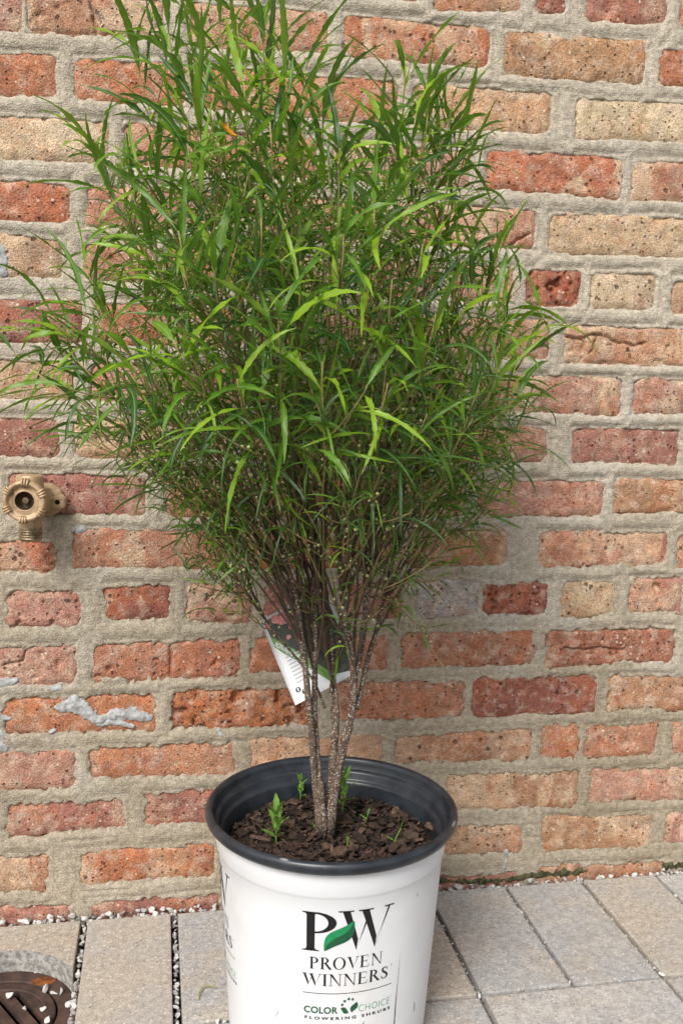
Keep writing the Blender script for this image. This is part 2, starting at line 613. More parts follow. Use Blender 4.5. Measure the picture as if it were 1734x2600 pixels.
M = dict(
    brick=mat_brick(), mortar=mat_mortar(), core=mat_core(), smear=mat_smear(), paver=mat_paver(), stone=mat_stone(),
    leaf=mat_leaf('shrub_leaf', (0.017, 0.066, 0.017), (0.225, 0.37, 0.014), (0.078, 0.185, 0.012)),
    weed=mat_leaf('weed_leaf', (0.09, 0.2, 0.03), (0.17, 0.33, 0.05), (0.13, 0.26, 0.04)),
    bark=mat_bark(), twig=mat_twig(), sleeve=mat_sleeve(),
    base=mat_noise('bedding_grit', (0.06, 0.055, 0.05), (0.16, 0.15, 0.135), 150, 0.95),
    cut=mat_noise('sawn_concrete', (0.22, 0.21, 0.19), (0.5, 0.48, 0.44), 130, 0.95, 0.8, 0.004),
    black=mat_noise('black_pot_plastic', (0.016, 0.019, 0.024), (0.031, 0.036, 0.043), 40, 0.33, 0.15, 0.001, 0.5),
    soil=mat_noise('potting_soil', (0.008, 0.006, 0.005), (0.035, 0.022, 0.015), 180, 0.95, 0.9, 0.005),
    scrape=mat_plain('bare_scrape', (0.20, 0.205, 0.21), 0.4),
    ink=mat_plain('black_ink', (0.012, 0.012, 0.013), 0.4),
    green=mat_plain('green_ink', (0.015, 0.24, 0.085), 0.4), dgreen=mat_plain('dark_green_ink', (0.012, 0.085, 0.04), 0.4),
    scuff=mat_plain('dirt_mark', (0.16, 0.15, 0.14), 0.9, 0.1, 0, 0.3),
    brass=mat_cast(),
    oldbrass=mat_noise('worn_brass', (0.17, 0.125, 0.07), (0.38, 0.30, 0.19), 110, 0.4, 0.3, 0.001, 0.5, 0.6),
    bore=mat_plain('tarnished_bore', (0.075, 0.052, 0.028), 0.6),
    dark=mat_plain('dark_bore', (0.008, 0.007, 0.006), 0.8, 0.1),
    iron=mat_noise('rusted_iron', (0.05, 0.032, 0.027), (0.11, 0.066, 0.05), 35, 0.75, 0.5, 0.0015, 0.35, 0.2),
    rust=mat_noise('fresh_rust', (0.10, 0.04, 0.022), (0.30, 0.10, 0.025), 60, 0.9, 0.3, 0.001, 0.1),
    card=mat_plain('white_card', (0.83, 0.84, 0.85), 0.35, 0.4, 0, 0.01), photo=mat_photo(),
    pink=mat_noise('printed_pink', (0.62, 0.16, 0.15), (0.80, 0.36, 0.33), 260, 0.35, 0.0, 0.001, 0.4),
    band=mat_plain('printed_green_band', (0.15, 0.30, 0.07), 0.35), grey=mat_plain('grey_print', (0.42, 0.43, 0.44), 0.4),
    lime=mat_plain('lime_print', (0.45, 0.55, 0.2), 0.4),
    moss_shade=mat_noise('moss_shade', (0.035, 0.037, 0.018), (0.13, 0.12, 0.06), 120, 0.95, 0.9, 0.004),  # greenish growth, darkened to carry the shade of the gap
    orange=mat_noise('withered_orange', (0.55, 0.16, 0.01), (0.70, 0.34, 0.03), 200, 0.6, 0.3),
    bud=mat_plain('bud', (0.38, 0.40, 0.17), 0.5, 0.4, 0, 0.25),
    dry=mat_plain('dry_grass', (0.30, 0.28, 0.12), 0.6),
)
_t = NT('bark_chip')
_at = _t.n.new('ShaderNodeAttribute')
_at.attribute_name = 'tint'
_co = _t.coord('Object')
_c = _t.mix(_at.outputs['Fac'], (0.014, 0.010, 0.008), (0.15, 0.092, 0.066))
_c = _t.gain(_c, _t.ramp(_t.noise(_co, 240, 4, 0.65), 0.3, 0.7, 0.65, 1.3))
M['chip'] = _t.done(_c, 0.8, _t.bump(_t.noise(_co, 300, 4), 0.6, 0.002), 0.25)


def tint_attr(mesh, vals):
    a = mesh.attributes.new('tint', 'FLOAT', 'POINT')
    a.data.foreach_set('value', np.asarray(vals, dtype=np.float32))


# ------------------------------------------------------------------ ground and pavement
g = 60.0
ground = new_obj('ground', mesh_py('ground', [(-g, -g, -0.062), (g, -g, -0.062), (g, g, -0.062), (-g, g, -0.062)], [(0, 1, 2, 3)]), M['base'])
tag(ground, kind='structure')
pavement = empty('pavement', (0, 0, 0))
tag(pavement, kind='structure')

DRAIN = np.array([-0.195, -0.170])
PAV_TINT = {'warm': (0.435, 0.385, 0.32, 0.4), 'tan': (0.42, 0.36, 0.285, 0.25), 'cool': (0.40, 0.38, 0.35, 0.6),
            'pale': (0.46, 0.435, 0.40, 0.5), 'grey': (0.42, 0.40, 0.375, 0.5), 'mix': (0.42, 0.385, 0.335, 0.85)}


def paver(x0, x1, y0, y1, tint, dz=0.0, poly=None, cutmat=False):
    pts = poly if poly else [(x0, y0), (x1, y0), (x1, y1), (x0, y1)]
    cx, cy = (x0 + x1) / 2, (y0 + y1) / 2
    bm = bmesh.new()
    top = [bm.verts.new((px - cx, py - cy, 0.0)) for px, py in pts]
    bot = [bm.verts.new((px - cx, py - cy, -0.055)) for px, py in pts]
    ft = bm.faces.new(top)
    bm.faces.new(list(reversed(bot)))
    n = len(pts)
    for i in range(n):
        bm.faces.new((top[i], bot[i], bot[(i + 1) % n], top[(i + 1) % n]))
    bmesh.ops.recalc_face_normals(bm, faces=bm.faces)
    es = [e for e in bm.edges if (all(abs(v.co.z) < 1e-6 for v in e.verts) and (not poly or abs(e.verts[0].co.x - e.verts[1].co.x) < 1e-4 or abs(e.verts[0].co.y - e.verts[1].co.y) < 1e-4))]
    bmesh.ops.bevel(bm, geom=es, offset=0.0022, segments=2, profile=0.6, affect='EDGES')
    me = bm_mesh('paver', bm)
    o = new_obj('paver', me, M['paver'], pavement)
    if cutmat:
        me.materials.append(M['cut'])
        for p in me.polygons:
            c = p.center
            if abs(p.normal.z) < 0.3 and math.hypot(c.x + cx - DRAIN[0], c.y + cy - DRAIN[1]) < 0.096:
                p.material_index = 1
    o.location = (cx, cy, dz)
    o.rotation_euler = (random.uniform(-.004, .004), random.uniform(-.004, .004), random.uniform(-.004, .004))
    o.color = PAV_TINT[tint]
    return o


JX = [0.0221 + 0.1244 * k for k in range(-5, 9)]       # joint centres of the row along the wall
row1 = ['mix', 'warm', 'grey', 'tan', 'warm', 'mix', 'cool', 'warm', 'cool', 'cool', 'warm', 'pale', 'grey', 'warm']
Y_WALL, Y_ROW = -0.016, -0.2575
for i in range(len(JX) - 1):
    jl = 0.0052 if i < 7 else 0.0034
    x0, x1 = JX[i] + jl, JX[i + 1] - jl
    if x1 < -0.34 or x0 > 1.02:
        continue
    if x1 < DRAIN[0] + 0.12 and x0 > DRAIN[0] - 0.16:    # these are sawn to a curve round the drain
        rr = 0.0935
        pts = [(x0, Y_WALL), (x0, None), (x1, None), (x1, Y_WALL)]
        arc = []
        for k in range(25):
            px = x1 + (x0 - x1) * k / 24
            dd = rr * rr - (px - DRAIN[0]) ** 2
            if dd > 0:
                arc.append((px, DRAIN[1] + math.sqrt(dd)))
        poly = [(x0, Y_WALL), (x0, Y_ROW)] if (x0 - DRAIN[0]) < -rr else [(x0, Y_WALL)]
        mid = list(reversed(arc))
        tail = [(x1, Y_ROW), (x1, Y_WALL)] if (x1 - DRAIN[0]) > rr else [(x1, Y_WALL)]
        # close the polygon at the circle on the sides that reach past it
        if (x0 - DRAIN[0]) < -rr:
            poly = [(x0, Y_WALL), (x0, DRAIN[1])]
        if (x1 - DRAIN[0]) > rr:
            tail = [(x1, DRAIN[1]), (x1, Y_WALL)]
        paver(x0, x1, Y_ROW, Y_WALL, row1[i % len(row1)], 0.0, poly + mid + tail, True)
    else:
        paver(x0, x1, Y_ROW, Y_WALL, row1[i % len(row1)], random.uniform(-.001, .001))
row2 = ['warm', 'pale', 'mix', 'grey', 'cool', 'pale', 'grey', 'warm', 'pale']
xs2 = [JX[4] + 0.2488 * k for k in range(-1, 6)]
for i in range(len(xs2) - 1):
    if xs2[i] < DRAIN[0]:
        continue
    paver(xs2[i] + .0036, xs2[i + 1] - .0036, Y_ROW - 0.007 - 0.1205, Y_ROW - 0.007, row2[(i + 2) % len(row2)], random.uniform(-.001, .001))
y3 = Y_ROW - 0.007 - 0.1205 - 0.007
for i in range(2, len(JX) - 3):
    paver(JX[i] + .0036, JX[i + 1] - .0036, y3 - 0.2415, y3, random.choice(list(PAV_TINT)), random.uniform(-.001, .001))

# ------------------------------------------------------------------ brick wall
wall = empty('brick_wall', (0, 0, 0))
tag(wall, 'weathered common brick wall of mixed red, orange and tan bricks with thick grey mortar', 'wall')

# seen bricks by course (top course first): left, right, top at left, top at right, bottom at left, bottom at right, clay
BR = {
 0: [(1105, 1320, -70, -62, 27, 30, 's', .3), (1365, 1437, -60, -58, 33, 35, 'd', .1), (1489, 1694, -48, -42, 55, 62, 'm', .2)],
 1: [(-150, 58, -36, -26, 70, 80, 'p', .5), (72, 418, -20, 3, 83, 100, 's', .6), (481, 830, 5, 33, 120, 135, 's', .4), (872, 1243, 40, 72, 142, 174, 'o', .5), (1282, 1633, 83, 108, 190, 215, 'b', .75), (1675, 1990, 125, 140, 214, 235, 'o', .2)],
 2: [(-150, 144, 132, 141, 240, 246, 'r', .2), (191, 470, 152, 165, 252, 270, 'o', .1), (1048, 1398, 214, 238, 322, 340, 't', .8), (1464, 1800, 249, 268, 352, 362, 'c', .9)],
 3: [(-115, 275, 290, 310, 398, 415, 'c', .9), (845, 1193, 358, 388, 455, 476, 'p', .5), (1235, 1577, 382, 400, 480, 505, 'r', .7), (1605, 1950, 410, 425, 508, 520, 's', .6)],
 4: [(-150, 177, 448, 470, 552, 566, 'r', .2), (225, 590, 472, 492, 572, 590, 'p', .5), (1006, 1356, 512, 535, 620, 632, 's', .6), (1395, 1742, 543, 558, 642, 654, 't', .5)],
 5: [(-8, 160, 595, 612, 700, 710, 'y', .5), (213, 385, 616, 622, 712, 718, 's', .4), (1150, 1300, 674, 680, 764, 768, 'p', .4), (1337, 1472, 686, 686, 777, 777, 'd', .1), (1500, 1663, 690, 695, 782, 787, 'c', .9), (1705, 1840, 714, 718, 797, 800, 'r', .5)],
 6: [(-150, 208, 758, 768, 863, 870, 'm', .3), (1040, 1390, 808, 818, 905, 912, 's', .4), (1431, 1800, 827, 838, 921, 932, 's', .6)],
 7: [(-150, 190, 912, 920, 1010, 1018, 't', .5), (1220, 1575, 952, 960, 1040, 1056, 'p', .8), (1608, 1950, 963, 968, 1050, 1054, 'p', .6)],
 8: [(-200, 150, 1056, 1065, 1153, 1160, 'm', .2), (1040, 1387, 1083, 1087, 1172, 1172, 's', .5), (1453, 1721, 1088, 1090, 1175, 1180, 'm', .2)],
 9: [(22, 370, 1200, 1210, 1304, 1310, 'm', .3), (426, 760, 1212, 1214, 1310, 1312, 's', .3), (1215, 1530, 1220, 1221, 1310, 1310, 'p', .2), (1561, 1900, 1219, 1219, 1300, 1300, 'b', .5)],
 10: [(-150, 140, 1370, 1378, 1452, 1452, 'r', .4), (191, 575, 1345, 1347, 1437, 1445, 's', .6), (1033, 1290, 1345, 1345, 1437, 1437, 'b', .4), (1367, 1690, 1352, 1352, 1440, 1434, 's', .5), (1720, 1900, 1359, 1359, 1440, 1440, 'o', .2)],
 11: [(19, 205, 1502, 1506, 1593, 1590, 'p', .3), (265, 434, 1488, 1485, 1578, 1572, 'd', .1), (475, 636, 1483, 1483, 1580, 1582, 'p', .5), (675, 830, 1481, 1480, 1574, 1573, 'm', .2), (870, 1019, 1478, 1475, 1567, 1567, 'm', .2), (1055, 1210, 1473, 1470, 1567, 1565, 'g', 0), (1226, 1390, 1483, 1480, 1563, 1562, 'd', .0), (1425, 1558, 1476, 1473, 1568, 1560, 'y', .4), (1597, 1730, 1468, 1464, 1555, 1555, 'p', .5)],
 12: [(-170, 196, 1641, 1640, 1740, 1738, 'p', .2), (235, 614, 1637, 1622, 1735, 1720, 's2', .1), (640, 986, 1620, 1612, 1707, 1700, 'o', .0), (1016, 1353, 1607, 1598, 1698, 1685, 'b2', .1), (1384, 1710, 1601, 1593, 1695, 1682, 'b2', .2), (1745, 1900, 1590, 1588, 1675, 1672, 's2', .2)],
 13: [(11, 395, 1775, 1764, 1863, 1855, 'o', .1), (434, 800, 1753, 1746, 1853, 1845, 'o2', .0), (840, 1179, 1735, 1728, 1832, 1822, 's2', .0), (1199, 1511, 1723, 1717, 1822, 1806, 'd', .0), (1544, 1850, 1716, 1713, 1807, 1802, 'b', .5)],
 14: [(-170, 190, 1911, 1908, 2008, 2000, 'p', .2), (229, 595, 1900, 1884, 1978, 1970, 's2', .2), (636, 972, 1875, 1861, 1957, 1941, 's', .3), (1002, 1348, 1868, 1848, 1940, 1930, 'b', .3), (1370, 1468, 1840, 1840, 1926, 1926, 'r', .2), (1484, 1666, 1844, 1834, 1924, 1917, 's2', .1), (1705, 1900, 1836, 1830, 1915, 1910, 's', .3)],
 15: [(19, 318, 2045, 2028, 2127, 2105, 'm', .2), (368, 700, 2014, 1998, 2100, 2080, 'm', .2), (745, 1085, 1994, 1976, 2078, 2060, 's', .2), (1132, 1467, 1970, 1958, 2058, 2050, 'b', .5), (1495, 1800, 1955, 1945, 2038, 2030, 'p', .5)],
 16: [(-150, 122, 2180, 2173, 2272, 2265, 's', .5), (205, 545, 2165, 2140, 2250, 2220, 'o', .4), (592, 950, 2132, 2112, 2216, 2196, 'p', .2), (1000, 1326, 2103, 2090, 2177, 2165, 'b', .3), (1378, 1652, 2077, 2065, 2162, 2152, 'b', .6), (1690, 1900, 2060, 2056, 2140, 2136, 'p', .6)],
 17: [(-150, 177, 2308, 2298, 2410, 2395, 'm', .1), (226, 560, 2292, 2268, 2390, 2365, 'm', .1), (610, 980, 2262, 2242, 2355, 2335, 'p', .1), (1030, 1315, 2232, 2213, 2325, 2300, 'm', .1), (1362, 1690, 2200, 2186, 2295, 2280, 'b', .1), (1730, 1900, 2182, 2178, 2270, 2268, 'p', .2)],
}
CLAY = {'r': (0.42, 0.15, 0.08), 'o': (0.42, 0.165, 0.08), 'o2': (0.36, 0.115, 0.05), 'p': (0.43, 0.215, 0.155), 'm': (0.33, 0.13, 0.10), 't': (0.50, 0.345, 0.21),
        'c': (0.55, 0.42, 0.27), 's': (0.45, 0.225, 0.135), 's2': (0.40, 0.165, 0.10), 'd': (0.25, 0.075, 0.05), 'g': (0.37, 0.33, 0.32), 'y': (0.45, 0.30, 0.175),
        'b': (0.40, 0.21, 0.115), 'b2': (0.33, 0.13, 0.075)}
CRACKS = {(6, 1431): [[(867 + x * .5529, 650 + y * .5529) for x, y in ((1018, 366), (1060, 380), (1110, 376), (1150, 358), (1200, 368), (1260, 394), (1330, 410), (1390, 402))], [(867 + x * .5529, 650 + y * .5529) for x, y in ((1170, 372), (1140, 440))]],
          (1, 72): [[(x * .5529, y * .5529) for x, y in ((420, -10), (428, 50), (432, 100), (446, 160))]],
          (12, -170): [[(x * .5529, 1300 + y * .5529) for x, y in ((20, 700), (105, 682), (122, 628))]],
          (12, 1384): [[(867 + x * .5529, 1300 + y * .5529) for x, y in ((1020, 628), (1120, 634), (1180, 622), (1300, 632))]],
          (12, 235): [[(x * .5529, 1300 + y * .5529) for x, y in ((780, 600), (784, 680), (778, 740))]],
          (4, 1006): [[(867 + x * .5529, y * .5529) for x, y in ((860, 1075), (800, 1105), (770, 1130))]]}
ROUGHNESS = {(13, 434): 3.2, (5, 1337): 3.0, (11, 1226): 2.2, (11, 475): 1.9, (11, 1597): 2.0, (11, 19): 1.8, (10, -150): 1.7, (12, 235): 1.5}
bricks = []       # xl, xr, ztl, ztr, zbl, zbr, clay, patchiness, roughness
for c, L in BR.items():
    row = []
    for b in L:
        tl, tr = at_y(b[0], b[2], 0), at_y(b[1], b[3], 0)
        bl, br_ = at_y(b[0], b[4], 0), at_y(b[1], b[5], 0)
        row.append([(tl[0] + bl[0]) / 2, (tr[0] + br_[0]) / 2, tl[2], tr[2], bl[2], br_[2], b[6], b[7], ROUGHNESS.get((c, b[0]), 1.0), CRACKS.get((c, b[0]))])
    zt = sum((q[2] + q[3]) / 2 for q in row) / len(row)
    zb = sum((q[4] + q[5]) / 2 for q in row) / len(row)
    header = c in (5, 11)
    Lb, J = (0.094 if header else 0.204), 0.021
    out = []

    def filler(x0, x1, z0=None, z1=None):
        z0 = z0 if z0 is not None else (zt, zb)
        z1 = z1 if z1 is not None else (zt, zb)
        k = random.choice('rospmstsb')
        out.append([x0, x1, z0[0], z1[0], z0[1], z1[1], k, random.uniform(.1, .6), random.uniform(.8, 1.5), None])
    x = row[0][0]
    while x > -0.42:                        # the wall goes on past the left edge
        filler(x - J - Lb, x - J)
        x -= J + Lb
    for i, q in enumerate(row):
        out.append(q)
        nxt = row[i + 1] if i + 1 < len(row) else None
        if nxt:
            G = nxt[0] - q[1]
            if G > Lb * 0.75:
                n = max(1, round((G - J) / (Lb + J)))
                sz = (G - (n + 1) * J) / n
                for k in range(n):
                    xa = q[1] + J + k * (sz + J)
                    f0, f1 = (xa - q[1]) / G, (xa + sz - q[1]) / G
                    filler(xa, xa + sz, (q[3] + (nxt[2] - q[3]) * f0, q[5] + (nxt[4] - q[5]) * f0), (q[3] + (nxt[2] - q[3]) * f1, q[5] + (nxt[4] - q[5]) * f1))
    x = row[-1][1]
    while x < 1.0:
        filler(x + J, x + J + Lb)
        x += J + Lb
    bricks += out
zt0 = max((q[2] + q[3]) / 2 for q in bricks)
for k in range(1, 3):                       # two more courses above the frame
    x = -0.5 + (0.11 if k % 2 else 0)
    while x < 1.1:
        bricks.append([x, x + 0.204, zt0 + k * .0765, zt0 + k * .0765, zt0 + k * .0765 - .056, zt0 + k * .0765 - .056, random.choice('rospmts'), .3, 1.0, None])
        x += 0.225

# mortar: one relief sheet, struck joints between the bricks and ragged edges over them
X0, X1, Z0, Z1, ST = -0.56, 1.16, -0.06, 1.48, 0.0023
gx = np.arange(X0, X1, ST)
gz = np.arange(Z0, Z1, ST)
GX, GZ = np.meshgrid(gx, gz)
S = np.full(GX.shape, 1.0)                  # distance to the nearest brick
DU = np.full(GX.shape, 1.0)                 # gap up to the brick above
DD = np.full(GX.shape, 1.0)                 # gap down to the brick below
DL = np.full(GX.shape, 1.0)
DR = np.full(GX.shape, 1.0)
for b in bricks:
    m = 0.05
    i0, i1 = np.searchsorted(gx, b[0] - m), np.searchsorted(gx, b[1] + m)
    j0, j1 = np.searchsorted(gz, min(b[4], b[5]) - m), np.searchsorted(gz, max(b[2], b[3]) + m)
    if i1 <= i0 or j1 <= j0:
        continue
    sl = (slice(j0, j1), slice(i0, i1))
    x, z = GX[sl], GZ[sl]
    a = np.clip((x - b[0]) / (b[1] - b[0]), 0, 1)
    ztp, zbt = b[2] + (b[3] - b[2]) * a, b[4] + (b[5] - b[4]) * a
    dx = np.maximum(b[0] - x, x - b[1])
    dz = np.maximum(zbt - z, z - ztp)
    rad = 0.006 + 0.006 * (abs(math.sin(b[0] * 311.0)))
    qx, qz = dx + rad, dz + rad
    s = np.minimum(np.maximum(qx, qz), 0) + np.hypot(np.maximum(qx, 0), np.maximum(qz, 0)) - rad
    S[sl] = np.minimum(S[sl], s)
    inx, inz = dx < 0.004, dz < 0.004
    DU[sl] = np.where(inx & (z < zbt), np.minimum(DU[sl], zbt - z), DU[sl])
    DD[sl] = np.where(inx & (z > ztp), np.minimum(DD[sl], z - ztp), DD[sl])
    DL[sl] = np.where(inz & (x > b[1]), np.minimum(DL[sl], x - b[1]), DL[sl])
    DR[sl] = np.where(inz & (x < b[0]), np.minimum(DR[sl], b[0] - x), DR[sl])
low = 1 - sstep(0.28, 0.75, GZ + 0.12 * fbm(GX * 4, GZ * 4, 3))       # the lower wall was repointed more roughly
rag = fbm(GX * 38, GZ * 38, 10, 2) * (0.0022 + 0.0022 * low) + fbm(GX * 150, GZ * 150, 20, 2) * (0.0024 + 0.0032 * low)
Sj = S + rag + 0.0004 + 0.0010 * low
for ix, iy, irx, iry in ((867 + 1060 * .5529, 200 * .5529, 60, 26), (867 + 960 * .5529, 172 * .5529, 26, 16), (867 + 1250 * .5529, 690 * .5529, 34, 12), (540 * .5529, 1300 + 775 * .5529, 60, 14), (1150 * .5529, 1300 + 600 * .5529, 20, 20), (867 + 1280 * .5529, 1300 + 700 * .5529, 30, 12), (867 + 1080 * .5529, 1300 + 900 * .5529, 26, 12), (867 + 430 * .5529, 1300 + 735 * .5529, 24, 9)):
    c_ = at_y(ix, iy, 0)
    e_ = 1 - np.hypot((GX - c_[0]) / (irx / 1846), (GZ - c_[2]) / (iry / 1846))
    Sj = np.maximum(Sj, np.minimum(e_, .6) * iry / 1846 + rag * 1.4)
    S = np.maximum(S, np.minimum(e_, .3) * iry / 1846)
hgt = -0.010 + 0.0105 * sstep(-0.0032, 0.0008, Sj)
bed = (DU < 0.045) & (DD < 0.045)
tt = np.where(bed, DD / np.maximum(DD + DU, 1e-4), 0.5)
tt = tt + fbm(GX * 14, GZ * 3, 31, 3) * 0.16
struck = np.interp(tt, [0, .05, .17, .22, .32, .55, .82, 1.0], [.2, .28, -.12, -.25, .3, .9, .8, .1])   # rounded bead over a thin cut ledge
per = (DL < 0.045) & (DR < 0.045)
tp = np.where(per, DL / np.maximum(DL + DR, 1e-4), 0.5) + fbm(GX * 3, GZ * 14, 37, 3) * 0.13
rid = np.interp(tp, [0, .08, .16, .22, .5, .8, .9, 1.0], [.1, .5, .5, .0, 1.0, .75, .2, .1])
amp = ((1 - low) * 0.0036 + low * 0.0020) * (1 + .5 * fbm(GX * 5, GZ * 5, 33, 2))
inj = sstep(-0.001, 0.0025, S + rag * 0.4)
hgt += inj * np.where(bed, struck * amp, np.where(per, rid * amp * 0.7, 0.55 * amp))
hgt += inj * (fbm(GX * 16, GZ * 20, 41, 3) * 0.0013 + fbm(GX * 150, GZ * 190, 47, 2) * 0.0007)
# short trowel lines that cross the joints at the perpends
hgt -= inj * 0.0016 * sstep(0.62, 0.8, np.abs(fbm(GX * 9 + 50, GZ * 90, 53, 2)))
V = np.stack([GX.ravel(), -hgt.ravel(), GZ.ravel()], 1)
mm = mesh_np('mortar', V, grid_faces(len(gx), len(gz)))
tint_attr(mm, (low * (0.75 + 0.5 * fbm(GX * 9, GZ * 9, 57, 3))).ravel())
mortar = new_obj('mortar', mm, M['mortar'], wall)
bm = bmesh.new()
bmesh.ops.create_cube(bm, size=1.0)
for v in bm.verts:
    v.co = Vector((0.4 + v.co.x * 5.0, 0.1425 + v.co.y * 0.255, 1.42 + v.co.z * 2.98))
new_obj('wall_core', bm_mesh('wall_core', bm), M['core'], wall)

for n, b in enumerate(bricks):
    w_, h_ = b[1] - b[0], ((b[2] - b[4]) + (b[3] - b[5])) / 2
    cx, cz = (b[0] + b[1]) / 2, (b[2] + b[3] + b[4] + b[5]) / 4
    seen = -0.26 < b[1] and b[0] < 0.86 and cz < 1.36
    st = (0.0019 if b[9] or b[8] > 1.6 else 0.004) if seen else 0.02
    nx, nz = max(3, int(w_ / st)), max(3, int(h_ / st))
    ex = 0.003
    A, Bv = np.meshgrid(np.linspace(0, 1, nx), np.linspace(0, 1, nz))
    px = b[0] - ex + A * (w_ + 2 * ex)
    zt_, zb_ = b[2] + (b[3] - b[2]) * A + ex, b[4] + (b[5] - b[4]) * A - ex
    pz = zb_ + (zt_ - zb_) * Bv
    o_ = n * 13.7
    ed = np.minimum(np.minimum(A, 1 - A) * w_, np.minimum(Bv, 1 - Bv) * h_)
    rgh = b[8]
    loww = 1 - min(max((cz - 0.25) / 0.5, 0), 1)
    d = 0.0023 - 0.0009 * loww + random.uniform(-.0010, .0012)
    Dp = d + 0.0013 * fbm(px * 12 + o_, pz * 12, 61, 2) + rgh * 0.0012 * fbm(px * 70 + o_, pz * 70, 64, 3)
    Dp -= rgh * 0.0028 * sstep(0.42, 0.6, fbm(px * 95 + o_, pz * 95, 71, 2))
    Dp -= (0.0036 + 0.003 * fbm(px * 60 + o_, pz * 60, 77, 2)) * (1 - sstep(0.001, 0.0085, ed + 0.003 * fbm(px * 45, pz * 45 + o_, 80, 2)))
    for line in b[9] or []:
        W_ = [at_y(*q, 0) for q in line]
        wx, wz = px + .0022 * fbm(px * 120, pz * 120, 83, 2), pz + .0022 * fbm(px * 120 + 9, pz * 120, 84, 2)
        for q0, q1 in zip(W_[:-1], W_[1:]):
            ex_, ez_ = q1[0] - q0[0], q1[2] - q0[2]
            tq = np.clip(((wx - q0[0]) * ex_ + (wz - q0[2]) * ez_) / (ex_ * ex_ + ez_ * ez_), 0, 1)
            dq = np.hypot(wx - q0[0] - tq * ex_, wz - q0[2] - tq * ez_)
            Dp = np.minimum(Dp, d - 0.007 * (1 - sstep(.0006, .0026, dq)) + (dq > .0026) * 1.0)
    Vf = np.stack([(px - cx).ravel(), -Dp.ravel(), (pz - cz).ravel()], 1)
    F = grid_faces(nx, nz)
    # sides back into the wall
    idx = np.arange(nx * nz).reshape(nz, nx)
    rim = np.concatenate([idx[0, :-1], idx[:-1, -1], idx[-1, :0:-1], idx[:0:-1, 0]])
    back = Vf[rim].copy()
    back[:, 1] = 0.014
    nb = len(rim)
    bi = np.arange(nb) + len(Vf)
    sides = np.stack([rim, bi, np.roll(bi, -1), np.roll(rim, -1)], 1)
    me = mesh_np('brick', np.concatenate([Vf, back]), np.concatenate([F, sides]))
    o = new_obj('brick', me, M['brick'], wall)
    o.location = (cx, 0, cz)
    k = (np.array(CLAY[b[6]]) * .9 + np.array([.52, .38, .27]) * .1) * random.uniform(.94, 1.07)
    o.color = (k[0], k[1] * random.uniform(.95, 1.05), k[2], b[7])


def blob_patch(name, pts, r, mat, parent, seed, hmax=0.006, jag=1.0, base=0.001):
    """ragged lump of stuff stuck on the wall, grown round a chain of wall points (x, z, radius factor)"""
    P = np.array(pts)
    st = 0.0016
    mx = r * 1.8
    xs = np.arange(P[:, 0].min() - mx, P[:, 0].max() + mx, st)
    zs = np.arange(P[:, 1].min() - mx, P[:, 1].max() + mx, st)
    if len(xs) < 3 or len(zs) < 3:
        return
    X, Z = np.meshgrid(xs, zs)
    best = np.full(X.shape, 1e9)
    for (ax, az, ar), (bx, bz, br_) in zip(pts[:-1], pts[1:]):
        dx, dz = bx - ax, bz - az
        t = np.clip(((X - ax) * dx + (Z - az) * dz) / (dx * dx + dz * dz + 1e-12), 0, 1)
        dd = np.hypot(X - ax - t * dx, Z - az - t * dz) / (r * (ar + (br_ - ar) * t))
        best = np.minimum(best, dd)
    f = 1 - best + jag * (0.45 * fbm(X * 90, Z * 90, seed, 3) + 0.2 * fbm(X * 300, Z * 300, seed + 4, 2))
    hh = base + hmax * .6 * np.sqrt(np.clip(f, 0, 1)) * (0.75 + 0.6 * fbm(X * 130, Z * 130, seed + 9, 3))
    hh = np.where(f > 0, hh, -0.006)
    F = grid_faces(len(xs), len(zs))
    keep = (f.ravel()[F] > -0.05).any(1)
    F = F[keep]
    used, inv = np.unique(F, return_inverse=True)
    cx, cz = P[:, 0].mean(), P[:, 1].mean()
    Vv = np.stack([X.ravel() - cx, -hh.ravel(), Z.ravel() - cz], 1)[used]
    o = new_obj(name, mesh_np(name, Vv, inv.reshape(-1, 4)), mat, parent)
    o.location = (cx, 0, cz)
    return o


def wp(x, y):
    q = at_y(x, y, 0)
    return q[0], q[2]


k5 = 0.5529
sm = lambda X, Y, f_: (*wp(X * k5, 1300 + Y * k5), f_)
blob_patch('cement_smear', [sm(270, 900, .7), sm(340, 880, 1.2), sm(400, 915, 1.0), sm(450, 960, .6), sm(520, 935, .9), sm(600, 920, 1.1), sm(680, 945, .8)], 0.0095, M['smear'], wall, 90, 0.007)['label'] = 'long ragged light grey cement smear on an orange brick'
blob_patch('cement_smear', [sm(455, 970, .8), sm(540, 960, .9), sm(610, 985, .5)], 0.007, M['smear'], wall, 97, 0.006)
blob_patch('cement_smear', [sm(0, 785, 1), sm(75, 772, .6)], 0.0075, M['smear'], wall, 120, 0.005)
blob_patch('cement_smear', [sm(232, 812, .8), sm(275, 808, .8)], 0.006, M['smear'], wall, 125, 0.005)
blob_patch('cement_smear', [sm(130, 818, .6), sm(136, 818, .6)], 0.005, M['smear'], wall, 130, 0.005)
blob_patch('cement_smear', [sm(20, 945, .8), sm(45, 945, .6)], 0.006, M['smear'], wall, 135, 0.005)
blob_patch('cement_smear', [sm(0, 1030, 1), sm(15, 1085, .8)], 0.009, M['smear'], wall, 140, 0.005)
blob_patch('cement_smear', [sm(235, 1010, .6), sm(250, 1000, .6)], 0.006, M['smear'], wall, 143, 0.004)
blob_patch('cement_smear', [sm(360, 82, .8), sm(375, 78, .8)], 0.008, M['smear'], wall, 150, 0.005)
blob_patch('cement_smear', [sm(1005, 1005, .8), sm(1020, 1025, .6)], 0.006, M['smear'], wall, 155, 0.005)
